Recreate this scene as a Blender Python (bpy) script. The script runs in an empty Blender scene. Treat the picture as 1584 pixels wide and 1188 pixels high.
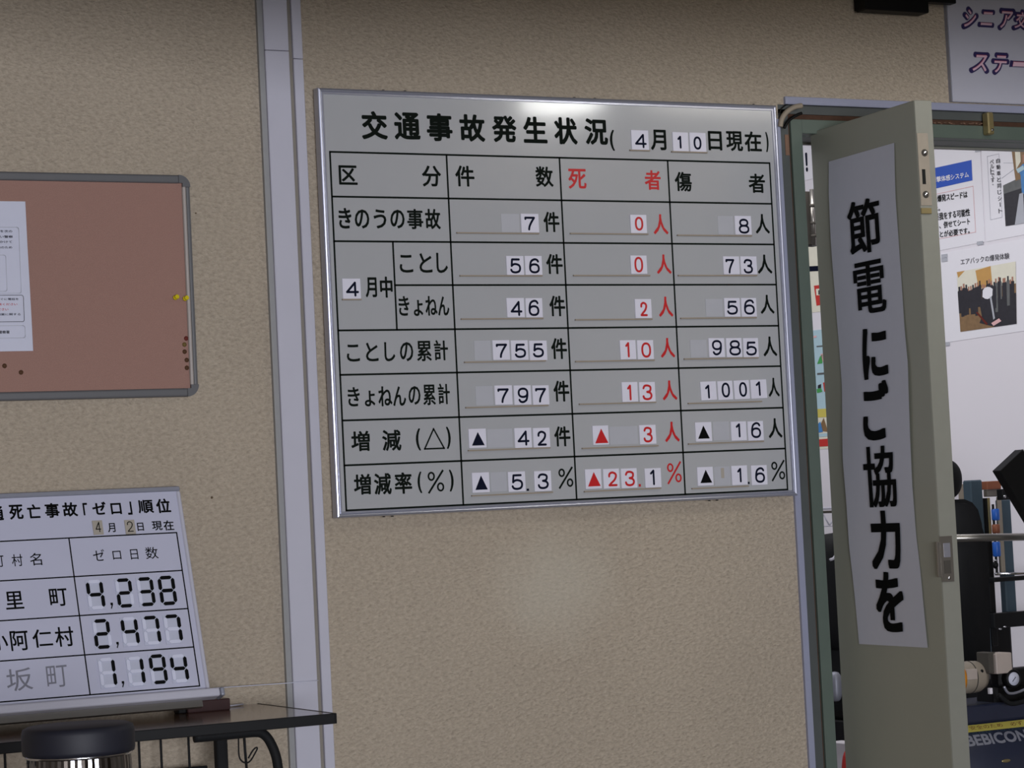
import bpy, bmesh, math, random
from mathutils import Vector, Matrix
random.seed(7)
S = bpy.context.scene
COL = S.collection

# ------------------------------------------------------------------ camera
YAW, PITCH, ROLL, FPX = 0.48091327, 0.05172646, -0.04947259, 3800.0
CAM = Vector((-1.81564, -4.68648, 1.4))
fwd = Vector((math.sin(YAW)*math.cos(PITCH), math.cos(YAW)*math.cos(PITCH), math.sin(PITCH)))
r0 = Vector((math.cos(YAW), -math.sin(YAW), 0)); u0 = r0.cross(fwd)
rgt = r0*math.cos(ROLL) + u0*math.sin(ROLL)
upv = -r0*math.sin(ROLL) + u0*math.cos(ROLL)
cd = bpy.data.cameras.new('camera'); cam = bpy.data.objects.new('camera', cd); COL.objects.link(cam)
M = Matrix((rgt, upv, -fwd)).transposed().to_4x4(); M.translation = CAM
cam.matrix_world = M
cd.sensor_width = 36; cd.lens = FPX/1584*36; cd.clip_start = .05; cd.clip_end = 60
S.camera = cam

# ------------------------------------------------------------------ world, lights, exposure
S.view_settings.view_transform = 'Standard'; S.view_settings.look = 'None'
S.view_settings.gamma = 1; S.view_settings.use_curve_mapping = False
S.view_settings.exposure = 0.0
wd = bpy.data.worlds.new('world'); S.world = wd; wd.use_nodes = True
wd.node_tree.nodes['Background'].inputs[0].default_value = (0.80, 0.84, 1.0, 1)
wd.node_tree.nodes['Background'].inputs[1].default_value = 0.26

def area(name, loc, target, sx, sy, power, color):
    l = bpy.data.lights.new(name, 'AREA'); l.shape = 'RECTANGLE'; l.size = sx; l.size_y = sy
    l.energy = power; l.color = color
    o = bpy.data.objects.new(name, l); COL.objects.link(o); o.location = loc
    o.rotation_euler = (Vector(target)-Vector(loc)).to_track_quat('-Z', 'Y').to_euler()
    return o
area('window_daylight', (-1.9, -9.3, 1.25), (-0.6, 0, 0.95), 3.6, 1.5, 460, (0.90, 0.92, 1.0))
area('ceiling_tube_light', (1.9, -1.05, 2.50), (1.9, -1.05, 0), .5, .4, 4, (1.0, 0.95, 0.86))
area('back_room_light', (1.2, 1.6, 2.95), (2.6, 1.7, 1.2), 1.6, .8, 17, (1.0, 0.98, 0.98))
area('back_room_tube', (2.2, 0.9, 2.95), (2.7, 1.4, 1.6), 1.2, .3, 8, (1.0, 0.98, 0.98))

# ------------------------------------------------------------------ photograph geometry -> real planes
def ray(px, py):
    return ((px-792)*rgt - (py-594)*upv + FPX*fwd).normalized()
def atY(px, py, Y=0.0):
    d = ray(px, py); return CAM + d*((Y-CAM.y)/d.y)
def atZ(px, py, Z):
    d = ray(px, py); return CAM + d*((Z-CAM.z)/d.z)
class Plane:
    """a real plane: origin, right and up unit vectors; loc() measures on it"""
    def __init__(s, O, U, V):
        s.O = Vector(O); s.U = Vector(U).normalized(); s.V = Vector(V).normalized()
        s.N = s.U.cross(s.V)            # towards the viewer is +N
    def loc(s, px, py):
        d = ray(px, py); P = CAM + d*((s.O-CAM).dot(s.N)/d.dot(s.N)) - s.O
        return P.dot(s.U), P.dot(s.V)
    def matrix(s):                      # local x right, y into the surface, z up
        m = Matrix((s.U, -s.N, s.V)).transposed().to_4x4(); m.translation = s.O
        return m
def bb(loc, x0, y0, x1, y1):
    cx, cy = (x0+x1)/2, (y0+y1)/2; w, h = x1-x0, y1-y0
    w2 = max(w*.5, w-.045*h); h2 = max(h*.5, h-(.03*w if w < 2*h else .012*w))
    a = loc(cx-w2/2, cy); b = loc(cx+w2/2, cy); c = loc(cx, cy-h2/2); d = loc(cx, cy+h2/2)
    uc, vc = loc(cx, cy); W = abs(b[0]-a[0]); H = abs(c[1]-d[1])
    return uc-W/2, vc-H/2, uc+W/2, vc+H/2
CROP = {1: (480, 120, 4.168), 2: (840, 120, 3.96), 3: (480, 400, 4.168), 4: (840, 400, 3.96),
        5: (500, 600, 3.96), 6: (840, 600, 3.96), 'L': (0, 730, 3.211), 'P': (1430, 220, 7.42),
        'S': (1300, 0, 5.577), 0: (0, 0, 1)}
def cc(k, x0, y0, x1, y1):
    a, b, s = CROP[k]; return a+x0/s, b+y0/s, a+x1/s, b+y1/s

# ------------------------------------------------------------------ materials
def srgb(r, g, b):
    f = lambda c: (c/255)/12.92 if c/255 <= .04045 else ((c/255+.055)/1.055)**2.4
    return (f(r), f(g), f(b), 1)
def mat(name, rgb, rough=.6, metal=0.0, noise=.06, nscale=40, bump=0.0, bscale=200, coat=0, emit=0, spec=.5):
    m = bpy.data.materials.new(name); m.use_nodes = True
    nt = m.node_tree; b = nt.nodes['Principled BSDF']
    tc = nt.nodes.new('ShaderNodeTexCoord')
    n = nt.nodes.new('ShaderNodeTexNoise'); n.inputs['Scale'].default_value = nscale; n.inputs['Detail'].default_value = 4
    nt.links.new(tc.outputs['Object'], n.inputs['Vector'])
    mx = nt.nodes.new('ShaderNodeMix'); mx.data_type = 'RGBA'
    c = srgb(*rgb)
    mx.inputs[6].default_value = tuple(v*(1-noise) for v in c[:3])+(1,)
    mx.inputs[7].default_value = tuple(min(1, v*(1+noise)) for v in c[:3])+(1,)
    nt.links.new(n.outputs['Fac'], mx.inputs[0]); nt.links.new(mx.outputs[2], b.inputs['Base Color'])
    b.inputs['Roughness'].default_value = rough; b.inputs['Metallic'].default_value = metal
    b.inputs['Coat Weight'].default_value = coat; b.inputs['Coat Roughness'].default_value = .08
    b.inputs['Specular IOR Level'].default_value = spec
    if bump:
        n2 = nt.nodes.new('ShaderNodeTexNoise'); n2.inputs['Scale'].default_value = bscale; n2.inputs['Detail'].default_value = 3
        nt.links.new(tc.outputs['Object'], n2.inputs['Vector'])
        bp = nt.nodes.new('ShaderNodeBump'); bp.inputs['Strength'].default_value = bump; bp.inputs['Distance'].default_value = .002
        nt.links.new(n2.outputs['Fac'], bp.inputs['Height']); nt.links.new(bp.outputs['Normal'], b.inputs['Normal'])
    if emit:
        b.inputs['Emission Color'].default_value = c; b.inputs['Emission Strength'].default_value = emit
    return m
MT = {}
def mm(key, *a, **k):
    MT[key] = mat(key, *a, **k); return MT[key]
mm('board_face', (173, 174, 176), .16, noise=.025, nscale=9, coat=.3)
mm('zero_board_face', (190, 191, 210), .45, noise=.02, nscale=9)
mm('tile_white', (222, 220, 232), .38, noise=.02)
mm('tile_grey', (178, 179, 185), .4, noise=.03)
mm('tile_beige', (168, 160, 148), .5, noise=.05)
mm('ink_green', (10, 18, 12), .7, noise=.1, spec=.1)
mm('ink_navy', (12, 17, 38), .7, noise=.1, spec=.1)
mm('ink_black', (7, 8, 8), .7, noise=.1, spec=.08)
mm('ink_red', (196, 22, 26), .45, noise=.06)
mm('ink_pencil', (120, 120, 132), .6, noise=.2, nscale=300)
mm('aluminium', (188, 190, 204), .32, .75, noise=.05, nscale=60)
mm('aluminium_dull', (150, 152, 164), .5, .35, noise=.08)
mm('ledge', (150, 138, 122), .6, noise=.12)
mm('wood_edge', (112, 84, 58), .7, noise=.2)
mm('cork_pink', (158, 124, 113), .95, noise=.16, nscale=500, bump=.35, bscale=900, spec=.1)
mm('frame_grey', (96, 96, 98), .45, noise=.06)
mm('rail_silver', (168, 160, 154), .55, .1, noise=.05)
mm('paper', (206, 208, 224), .8, noise=.02)
mm('banner_paper', (196, 198, 209), .85, noise=.02)
mm('tack_dark', (84, 58, 40), .7, 0, spec=.2)
mm('tack_olive', (110, 92, 52), .7, 0, spec=.2)
mm('tack_red', (104, 44, 38), .7, 0, spec=.2)
mm('pin_yellow', (214, 194, 20), .3)
mm('trim_white', (190, 189, 201), .5, noise=.03, nscale=15)
mm('trim_side_shaded', (150, 150, 150), .6, noise=.05)  # trim grey with the left side's shade put into the colour
mm('gap_dark', (70, 66, 60), .9, noise=.15)
mm('door_green', (156, 157, 143), .42, noise=.05, nscale=5)
mm('door_edge', (134, 134, 124), .45, noise=.05)
mm('frame_green', (88, 100, 91), .5, noise=.10, nscale=18)
mm('frame_slate', (76, 80, 79), .55, noise=.10, nscale=18)
mm('rust', (70, 46, 32), .9, noise=.5, nscale=90)
mm('orange_rust', (124, 96, 78), .9, noise=.2, nscale=90)
mm('strip_blue', (148, 151, 172), .45, noise=.04)
mm('steel', (150, 146, 140), .3, .8, noise=.06)
mm('chrome', (210, 210, 214), .12, 1.0, noise=.02)
mm('brass', (176, 160, 116), .35, .7)
mm('black_plastic', (13, 13, 14), .5, noise=.1, spec=.25)
mm('soft_black', (22, 23, 25), .7, noise=.1, bump=.1, spec=.25)
mm('lid_navy', (26, 27, 38), .6, noise=.12, nscale=20)
mm('edge_black', (14, 15, 17), .5, noise=.1, spec=.3)
mm('chrome_body', (128, 128, 134), .06, 1.0, noise=.02)
mm('brown_box', (62, 42, 42), .3, noise=.25, nscale=30)
mm('panel_white', (226, 222, 228), .7, noise=.02, nscale=3)
mm('poster_white', (232, 230, 236), .5, noise=.01)
mm('blue_print', (34, 82, 186), .5)
mm('pale_blue_print', (176, 204, 214), .6)
mm('cream_print', (226, 222, 204), .6)
mm('yellow_print', (206, 192, 92), .6)
mm('red_print', (196, 50, 44), .6)
mm('green_print', (72, 158, 84), .6)
mm('pink_line', (224, 178, 178), .6)
mm('grey_line', (176, 178, 186), .6)
mm('photo_brown', (132, 104, 72), .5, noise=.3, nscale=60)
mm('photo_orange', (196, 150, 84), .5)
mm('photo_dark', (38, 36, 44), .5, noise=.4, nscale=80)
mm('photo_grey', (96, 98, 98), .5, noise=.3, nscale=60)
mm('photo_blue', (70, 130, 190), .5, noise=.3, nscale=60)
mm('photo_skin', (168, 120, 100), .5)
mm('sign_white', (180, 180, 192), .55, noise=.02)
mm('sign_navy', (42, 34, 84), .5)
mm('sign_pink', (214, 180, 194), .5)
mm('sign_red', (168, 62, 82), .5)
mm('tank_blue', (38, 43, 62), .4, noise=.1, coat=.2)
mm('motor_beige', (150, 140, 126), .5, noise=.12, nscale=60)
mm('motor_box', (176, 164, 156), .5)
mm('orange', (214, 138, 30), .5)
mm('spring_blue', (36, 96, 190), .4)
mm('post_slate', (60, 78, 90), .45)
mm('copper', (140, 84, 60), .5, .2)
mm('floor_grey', (104, 98, 92), .5, noise=.1)
mm('gap_taupe', (138, 132, 122), .9, noise=.1)
mm('ceiling', (96, 94, 90), .9, noise=.03)
mm('lamp_glow', (255, 255, 250), .5, emit=30.0)

def wood_mat():
    m = bpy.data.materials.new('table_wood'); m.use_nodes = True; nt = m.node_tree; b = nt.nodes['Principled BSDF']
    tc = nt.nodes.new('ShaderNodeTexCoord'); mp = nt.nodes.new('ShaderNodeMapping'); mp.inputs['Scale'].default_value = (3, 30, 30)
    n = nt.nodes.new('ShaderNodeTexNoise'); n.inputs['Scale'].default_value = 3; n.inputs['Detail'].default_value = 6
    cr = nt.nodes.new('ShaderNodeValToRGB'); cr.color_ramp.elements[0].color = srgb(88, 62, 46); cr.color_ramp.elements[1].color = srgb(128, 98, 74)
    cr.color_ramp.elements[0].position = .35; cr.color_ramp.elements[1].position = .7
    nt.links.new(tc.outputs['Object'], mp.inputs[0]); nt.links.new(mp.outputs[0], n.inputs['Vector'])
    nt.links.new(n.outputs['Fac'], cr.inputs[0]); nt.links.new(cr.outputs[0], b.inputs['Base Color'])
    b.inputs['Roughness'].default_value = .16; b.inputs['Coat Weight'].default_value = .4; b.inputs['Coat Roughness'].default_value = .1
    return m
MT['table_wood'] = wood_mat()

def stucco_mat():
    """sprayed plaster: fine crumbly relief, warm beige, one smoothed-over repair patch"""
    m = bpy.data.materials.new('stucco'); m.use_nodes = True; nt = m.node_tree; b = nt.nodes['Principled BSDF']
    N = nt.nodes.new; L = nt.links.new
    tc = N('ShaderNodeTexCoord')
    mp = N('ShaderNodeMapping'); mp.inputs['Rotation'].default_value = (0, math.radians(32), 0); mp.inputs['Scale'].default_value = (.75, 1, 1.25)
    L(tc.outputs['Object'], mp.inputs[0])
    n1 = N('ShaderNodeTexNoise'); n1.inputs['Scale'].default_value = 125; n1.inputs['Detail'].default_value = 5; n1.inputs['Roughness'].default_value = .62
    n2 = N('ShaderNodeTexVoronoi'); n2.inputs['Scale'].default_value = 150
    n3 = N('ShaderNodeTexNoise'); n3.inputs['Scale'].default_value = 2.2; n3.inputs['Detail'].default_value = 4
    for n in (n1, n2): L(mp.outputs[0], n.inputs['Vector'])
    L(tc.outputs['Object'], n3.inputs['Vector'])
    ad = N('ShaderNodeMath'); ad.operation = 'MULTIPLY_ADD'; L(n2.outputs['Distance'], ad.inputs[0]); ad.inputs[1].default_value = .45; L(n1.outputs['Fac'], ad.inputs[2])
    # repair patch mask: distance from its centre, broken up by noise
    PC = atY(858, 905, 0)
    sb = N('ShaderNodeVectorMath'); sb.operation = 'SUBTRACT'; L(tc.outputs['Object'], sb.inputs[0]); sb.inputs[1].default_value = (PC.x, 0, PC.z)
    sc = N('ShaderNodeVectorMath'); sc.operation = 'MULTIPLY'; L(sb.outputs[0], sc.inputs[0]); sc.inputs[1].default_value = (7, 0, 8)
    ln = N('ShaderNodeVectorMath'); ln.operation = 'LENGTH'; L(sc.outputs[0], ln.inputs[0])
    n4 = N('ShaderNodeTexNoise'); n4.inputs['Scale'].default_value = 9; n4.inputs['Detail'].default_value = 6; L(tc.outputs['Object'], n4.inputs['Vector'])
    a2 = N('ShaderNodeMath'); a2.operation = 'ADD'; L(ln.outputs['Value'], a2.inputs[0]); L(n4.outputs['Fac'], a2.inputs[1])
    mr = N('ShaderNodeMapRange'); mr.inputs['From Min'].default_value = .85; mr.inputs['From Max'].default_value = 1.75
    mr.inputs['To Min'].default_value = .62; mr.inputs['To Max'].default_value = 1; L(a2.outputs[0], mr.inputs['Value'])
    bp = N('ShaderNodeBump'); bp.inputs['Distance'].default_value = .0075; L(ad.outputs[0], bp.inputs['Height'])
    sm = N('ShaderNodeMath'); sm.operation = 'MULTIPLY'; L(mr.outputs[0], sm.inputs[0]); sm.inputs[1].default_value = .85; L(sm.outputs[0], bp.inputs['Strength'])
    L(bp.outputs['Normal'], b.inputs['Normal'])
    cr = N('ShaderNodeValToRGB'); cr.color_ramp.elements[0].color = srgb(178, 164, 146); cr.color_ramp.elements[1].color = srgb(206, 192, 172)
    cr.color_ramp.elements[0].position = .3; cr.color_ramp.elements[1].position = .68; L(n1.outputs['Fac'], cr.inputs[0])
    m1 = N('ShaderNodeMix'); m1.data_type = 'RGBA'; m1.blend_type = 'MULTIPLY'; m1.inputs[0].default_value = .22
    L(cr.outputs[0], m1.inputs[6]); L(n3.outputs['Fac'], m1.inputs[7])
    m2 = N('ShaderNodeMix'); m2.data_type = 'RGBA'; L(mr.outputs[0], m2.inputs[0]); m2.inputs[6].default_value = srgb(186, 182, 168); L(m1.outputs[2], m2.inputs[7])
    # small brown pock marks
    v = N('ShaderNodeTexVoronoi'); v.inputs['Scale'].default_value = 8; L(tc.outputs['Object'], v.inputs['Vector'])
    lt = N('ShaderNodeMath'); lt.operation = 'LESS_THAN'; L(v.outputs['Distance'], lt.inputs[0]); lt.inputs[1].default_value = .022
    m3 = N('ShaderNodeMix'); m3.data_type = 'RGBA'; L(lt.outputs[0], m3.inputs[0]); L(m2.outputs[2], m3.inputs[6]); m3.inputs[7].default_value = srgb(104, 88, 70)
    L(m3.outputs[2], b.inputs['Base Color']); b.inputs['Roughness'].default_value = .9; b.inputs['Specular IOR Level'].default_value = .2
    return m
MT['stucco'] = stucco_mat()

# ------------------------------------------------------------------ mesh helpers
def link(name, me, m, parent=None, loc=None):
    me.name = name; o = bpy.data.objects.new(name, me); COL.objects.link(o)
    if m is not None and not me.materials: me.materials.append(MT[m])
    if parent is not None: o.parent = parent
    if loc: o.location = loc
    return o
def fin(bm, smooth=False):
    me = bpy.data.meshes.new('m'); bmesh.ops.recalc_face_normals(bm, faces=bm.faces)
    if smooth:
        for f in bm.faces: f.smooth = True
    bm.to_mesh(me); bm.free()
    return me
def abox(bm, x0, x1, y0, y1, z0, z1, bev=0, seg=1):
    vs = [bm.verts.new((x, y, z)) for x in (x0, x1) for y in (y0, y1) for z in (z0, z1)]
    fs = [bm.faces.new([vs[i] for i in q]) for q in ((0, 1, 3, 2), (4, 6, 7, 5), (0, 4, 5, 1), (2, 3, 7, 6), (0, 2, 6, 4), (1, 5, 7, 3))]
    if bev:
        es = list({e for f in fs for e in f.edges})
        bmesh.ops.bevel(bm, geom=es, offset=bev, segments=seg, affect='EDGES', profile=.5)
    return bm
def box(name, x0, x1, y0, y1, z0, z1, m, parent=None, bev=0, seg=1):
    return link(name, fin(abox(bmesh.new(), x0, x1, y0, y1, z0, z1, bev, seg)), m, parent)
def tube_bm(bm, pts, r, n=10, close=False):
    pts = [Vector(p) for p in pts]; rings = []
    up = Vector((0, 0, 1)); prev = None
    for i, p in enumerate(pts):
        a = pts[max(0, i-1)]; b = pts[min(len(pts)-1, i+1)]; t = (b-a).normalized()
        if prev is None: x = t.cross(up if abs(t.z) < .9 else Vector((1, 0, 0))).normalized()
        else: x = (prev - t*prev.dot(t)).normalized()
        prev = x; y = t.cross(x); rr = r[i] if isinstance(r, (list, tuple)) else r
        rings.append([bm.verts.new(p + (x*math.cos(2*math.pi*k/n) + y*math.sin(2*math.pi*k/n))*rr) for k in range(n)])
    for a, b in zip(rings, rings[1:]):
        for k in range(n): bm.faces.new((a[k], a[(k+1) % n], b[(k+1) % n], b[k]))
    bm.faces.new(rings[0]); bm.faces.new(rings[-1][::-1])
    return bm
def tube(name, pts, r, m, parent=None, n=10):
    return link(name, fin(tube_bm(bmesh.new(), pts, r, n), len(pts) > 2 or n > 8), m, parent)
def lathe(name, prof, m, parent=None, n=32, axis='Z', loc=(0, 0, 0), rib=0.0):
    bm = bmesh.new(); rings = []
    for (r, z) in prof:
        ring = []
        for k in range(n):
            a = 2*math.pi*k/n; rr = r*(1+(rib if k % 2 else 0))
            c, s = rr*math.cos(a), rr*math.sin(a)
            p = {'Z': (c, s, z), 'Y': (c, z, s), 'X': (z, c, s)}[axis]
            ring.append(bm.verts.new(Vector(p)+Vector(loc)))
        rings.append(ring)
    for a, b in zip(rings, rings[1:]):
        for k in range(n): bm.faces.new((a[k], a[(k+1) % n], b[(k+1) % n], b[k]))
    bm.faces.new(rings[0]); bm.faces.new(rings[-1])
    me = fin(bm); 
    for p in me.polygons: p.use_smooth = (len(p.vertices) == 4 and not rib)
    return link(name, me, m, parent)
def poly(name, pts, m, parent=None, y=0.0, th=0.0):
    """flat print: pts in local (x, z)"""
    bm = bmesh.new(); f = bm.faces.new([bm.verts.new((p[0], y, p[1])) for p in pts])
    if th:
        e = bmesh.ops.extrude_face_region(bm, geom=[f]); bmesh.ops.translate(bm, vec=(0, th, 0), verts=[v for v in e['geom'] if isinstance(v, bmesh.types.BMVert)])
    return link(name, fin(bm), m, parent)
def tag(o, label, cat, group=None):
    o['label'] = label; o['category'] = cat
    if group: o['group'] = group
    return o
def empty(name, loc=(0, 0, 0), label=None, cat=None, group=None, matrix=None, struct=False):
    o = bpy.data.objects.new(name, None); COL.objects.link(o); o.empty_display_size = .05
    if matrix is not None: o.matrix_world = matrix
    else: o.location = loc
    if struct: o['kind'] = 'structure'
    else: tag(o, label, cat, group)
    return o
def structure(o):
    o['kind'] = 'structure'; return o

_tc = {}
def glyph(s, weight=0.0, res=3):
    k = (s, weight, res)
    if k not in _tc:
        c = bpy.data.curves.new('t', 'FONT'); c.body = s; c.size = 1; c.resolution_u = res; c.offset = weight
        o = bpy.data.objects.new('t', c); COL.objects.link(o); bpy.context.view_layer.update()
        me = bpy.data.meshes.new_from_object(o.evaluated_get(bpy.context.evaluated_depsgraph_get()))
        bpy.data.objects.remove(o); bpy.data.curves.remove(c)
        xs = [v.co.x for v in me.vertices]; ys = [v.co.y for v in me.vertices]
        _tc[k] = ([(v.co.x, v.co.y) for v in me.vertices], [list(p.vertices) for p in me.polygons], min(xs), max(xs), min(ys), max(ys))
        bpy.data.meshes.remove(me)
    return _tc[k]
def text(s, box4, m, parent, y, weight=0.0, shear=0.0, name='lettering', vert=None, rot=0.0):
    """glyph outline fitted to a box; weight (share of the height) thickens it by a round pen"""
    V, F, a, b, c, d = glyph(s); u0_, v0_, u1_, v1_ = box4
    wx, wz = weight if isinstance(weight, tuple) else (weight, weight)
    h = v1_-v0_; rx, rz = max(0, wx)*h, max(0, wz)*h
    if rx*2 > (u1_-u0_)*.5: rx = (u1_-u0_)*.25
    if rz*2 > h*.5: rz = h*.25
    u0_ += rx; u1_ -= rx; v0_ += rz; v1_ -= rz
    offs = [(0, 0)]
    if rx or rz:
        offs = [(rx*math.cos(math.pi*k/5), rz*math.sin(math.pi*k/5)) for k in range(10)]
        if isinstance(weight, tuple): offs = [(rx*i/2, rz*j/2) for i in (-2, -1, 0, 1, 2) for j in (-2, -1, 0, 1, 2)]
        elif max(wx, wz) > .03: offs += [(0, 0)]+[(.5*rx*math.cos(math.pi*k/3), .5*rz*math.sin(math.pi*k/3)) for k in range(6)]
    co = []; FF = []; uc, vc = (u0_+u1_)/2, (v0_+v1_)/2
    for i, (ox, oz) in enumerate(offs):
        n0 = len(co); FF += [[n0+q for q in f] for f in F]
        for x, yy in V:
            fx = (x-a)/(b-a); fy = (yy-c)/(d-c)
            U = u0_+(u1_-u0_)*fx + shear*(fy-.5)*(v1_-v0_)+ox; W = v0_+(v1_-v0_)*fy+oz
            if rot:
                cr, sr = math.cos(rot), math.sin(rot); U, W = uc+(U-uc)*cr-(W-vc)*sr, vc+(U-uc)*sr+(W-vc)*cr
            co.append((U, (y if vert is None else vert(U, W))-i*1.2e-5, W))
    me = bpy.data.meshes.new('m'); me.from_pydata(co, [], FF)
    return link(name, me, m, parent)
def catm(P, n=6):
    P = [P[0]]+list(P)+[P[-1]]; out = []
    for i in range(1, len(P)-2):
        for k in range(n):
            t = k/n; out.append(tuple(.5*((2*P[i][j])+(P[i+1][j]-P[i-1][j])*t+(2*P[i-1][j]-5*P[i][j]+4*P[i+1][j]-P[i+2][j])*t*t+(3*P[i][j]-P[i-1][j]-3*P[i+1][j]+P[i+2][j])*t**3) for j in (0, 1)))
    return out+[P[-1]]
def ell(cx, cy, rx, ry, a0=0, a1=360, n=24, p=2.3):
    out = []
    for k in range(n+1):
        a = math.radians(a0+(a1-a0)*k/n); c, q = math.cos(a), math.sin(a)
        out.append((cx+rx*math.copysign(abs(c)**(2/p), c), cy+ry*math.copysign(abs(q)**(2/p), q)))
    return out
DIG = {'0': [ell(.5, .5, .5, .5)], '1': [[(0, .80), (.9, 1)], [(.9, 1), (.9, 0)]],
       '2': [catm([(.03, .70), (.10, .90), (.48, 1), (.90, .88), (.95, .66), (.72, .40), (.30, .18), (0, 0)]), [(0, 0), (1, 0)]],
       '3': [catm([(.04, .80), (.18, .96), (.50, 1), (.86, .92), (.92, .74), (.80, .58), (.48, .53)]), catm([(.48, .53), (.85, .46), (1, .27), (.86, .07), (.48, 0), (.12, .06), (0, .22)])],
       '4': [[(.76, 0), (.76, 1)], [(.76, 1), (0, .27)], [(0, .27), (1, .27)]],
       '5': [[(.90, 1), (.14, 1)], [(.14, 1), (.07, .50)], catm([(.07, .50), (.26, .61), (.55, .64), (.90, .54), (1, .32), (.88, .09), (.50, 0), (.14, .05), (0, .20)])],
       '6': [catm([(.94, .84), (.80, .97), (.50, 1), (.16, .86), (.02, .56), (0, .33)]), ell(.5, .31, .5, .31)],
       '7': [[(0, .90), (0, 1)], [(0, 1), (1, 1)], catm([(1, 1), (.66, .60), (.44, .25), (.38, 0)])],
       '8': [ell(.5, .765, .42, .235), ell(.5, .27, .5, .27)]}
DIG['9'] = [[(1-x, 1-y) for x, y in st_] for st_ in DIG['6']]
def digit(ch, b4, m, parent, y, lw):
    a, b, c, d = b4; a += lw/2; b += lw/2; c -= lw/2; d -= lw/2
    bm = bmesh.new()
    for si, st_ in enumerate(DIG[ch]):
        P = [Vector((a+(c-a)*x, y-si*2e-5, b+(d-b)*z)) for x, z in st_]
        P = [p for i, p in enumerate(P) if i == 0 or (p-P[i-1]).length > 1e-6]
        closed = (P[0]-P[-1]).length < 1e-5
        if closed: P = P[:-1]
        n = len(P); L_, R_ = [], []
        for i, p in enumerate(P):
            q0 = P[i-1] if (i or closed) else p; q1 = P[(i+1) % n] if (i < n-1 or closed) else p
            t = (q1-q0).normalized(); k = Vector((-t.z, 0, t.x))*lw/2
            L_.append(bm.verts.new(p+k)); R_.append(bm.verts.new(p-k))
        for i in range(n if closed else n-1):
            j = (i+1) % n; bm.faces.new((R_[i], R_[j], L_[j], L_[i]))
        if not closed:
            for i, j, e0, e1 in ((0, 1, L_[0], R_[0]), (n-1, n-2, R_[-1], L_[-1])):
                o_ = (P[i]-P[j]).normalized(); k = e1.co-P[i]
                cap = [bm.verts.new(P[i]+o_*lw/2*math.sin(math.pi*q/6)-k*math.cos(math.pi*q/6)) for q in range(1, 6)]
                bm.faces.new([e0]+cap+[e1])
    me = bpy.data.meshes.new('m'); bm.to_mesh(me); bm.free()
    return link('digit', me, m, parent)
def line(bm, a, b, w, y):
    a = Vector((a[0], y, a[1])); b = Vector((b[0], y, b[1])); t = (b-a).normalized(); n = Vector((-t.z, 0, t.x))*w/2
    a2 = a-t*w/2; b2 = b+t*w/2
    bm.faces.new([bm.verts.new(p) for p in (a2-n, b2-n, b2+n, a2+n)])
def lines(name, segs, w, y, m, parent):
    bm = bmesh.new()
    for a, b in segs: line(bm, a, b, w, y)
    me = bpy.data.meshes.new('m'); bm.to_mesh(me); bm.free()
    return link(name, me, m, parent)
def mitre_rails(W, H, prof, m, parent, names=('frame_rail',)*4, mats=None):
    """prof: list of (inset from outer edge, y). four mitred rails"""
    for i in range(4):
        bm = bmesh.new()
        ends = []
        for e in (0, 1):
            ring = []
            for (t, y) in prof:
                if i == 0: p = (t if e == 0 else W-t, y, t)              # bottom
                elif i == 1: p = (W-t, y, t if e == 0 else H-t)          # right
                elif i == 2: p = (W-t if e == 0 else t, y, H-t)          # top
                else: p = (t, y, H-t if e == 0 else t)                   # left
                ring.append(bm.verts.new(p))
            ends.append(ring)
        n = len(prof)
        for k in range(n): bm.faces.new((ends[0][k], ends[0][(k+1) % n], ends[1][(k+1) % n], ends[1][k]))
        bm.faces.new(ends[0]); bm.faces.new(ends[1][::-1])
        link(names[i], fin(bm), m if not mats else mats[i], parent)

# ================================================================== THE SETTING
XL, XO = 1.419, 3.0            # door opening, left and right limits
ZH = 2.265                     # opening head
CEIL = 2.66
z_ = lambda y, x=1450, Y=0: atY(x, y, Y).z
bm = bmesh.new()
abox(bm, -4.2, 1.3545, 0, .16, 0, CEIL)
abox(bm, 1.3545, XO+.1, 0, .16, z_(171), CEIL)
abox(bm, XO+.1, 5.6, 0, .16, 0, CEIL)
structure(link('wall_back', fin(bm), 'stucco'))
structure(box('wall_left', -4.3, -4.2, -9.6, .16, 0, CEIL, 'stucco'))
structure(box('floor', -4.3, 5.6, -9.6, 5.0, -.05, 0, 'floor_grey'))
structure(box('ceiling', -4.3, 5.7, -9.6, 0, CEIL, CEIL+.06, 'ceiling'))
structure(box('wall_right', 5.6, 5.7, -9.6, 0, 0, CEIL, 'stucco'))
bm = bmesh.new()
for x0, x1, z0, z1 in ((-4.3, -3.75, 0, CEIL), (1.35, 5.7, 0, CEIL), (-3.75, 1.35, 0, .68), (-3.75, 1.35, 2.42, CEIL)): abox(bm, x0, x1, -9.6, -9.5, z0, z1)
structure(link('wall_front', fin(bm), 'stucco'))
w1 = empty('window_1', (-3.75, -9.55, .68), struct=True)
for i in range(4): box('window_frame', 1.7*i-.03, 1.7*i+.03, -.03, .03, 0, 1.74, 'aluminium_dull', w1)
for z in (0, 1.70): box('window_frame', 0, 5.1, -.028, .028, z, z+.04, 'aluminium_dull', w1)

# unseen beam and box, added above the view to shade the wall's top
structure(box('shade_beam', -4.2, 5.6, -1.62, -1.45, 2.27, CEIL, 'stucco'))
structure(box('shade_box', -.40, 1.0, -1.62, -1.45, 2.235, 2.27, 'stucco'))

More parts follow.
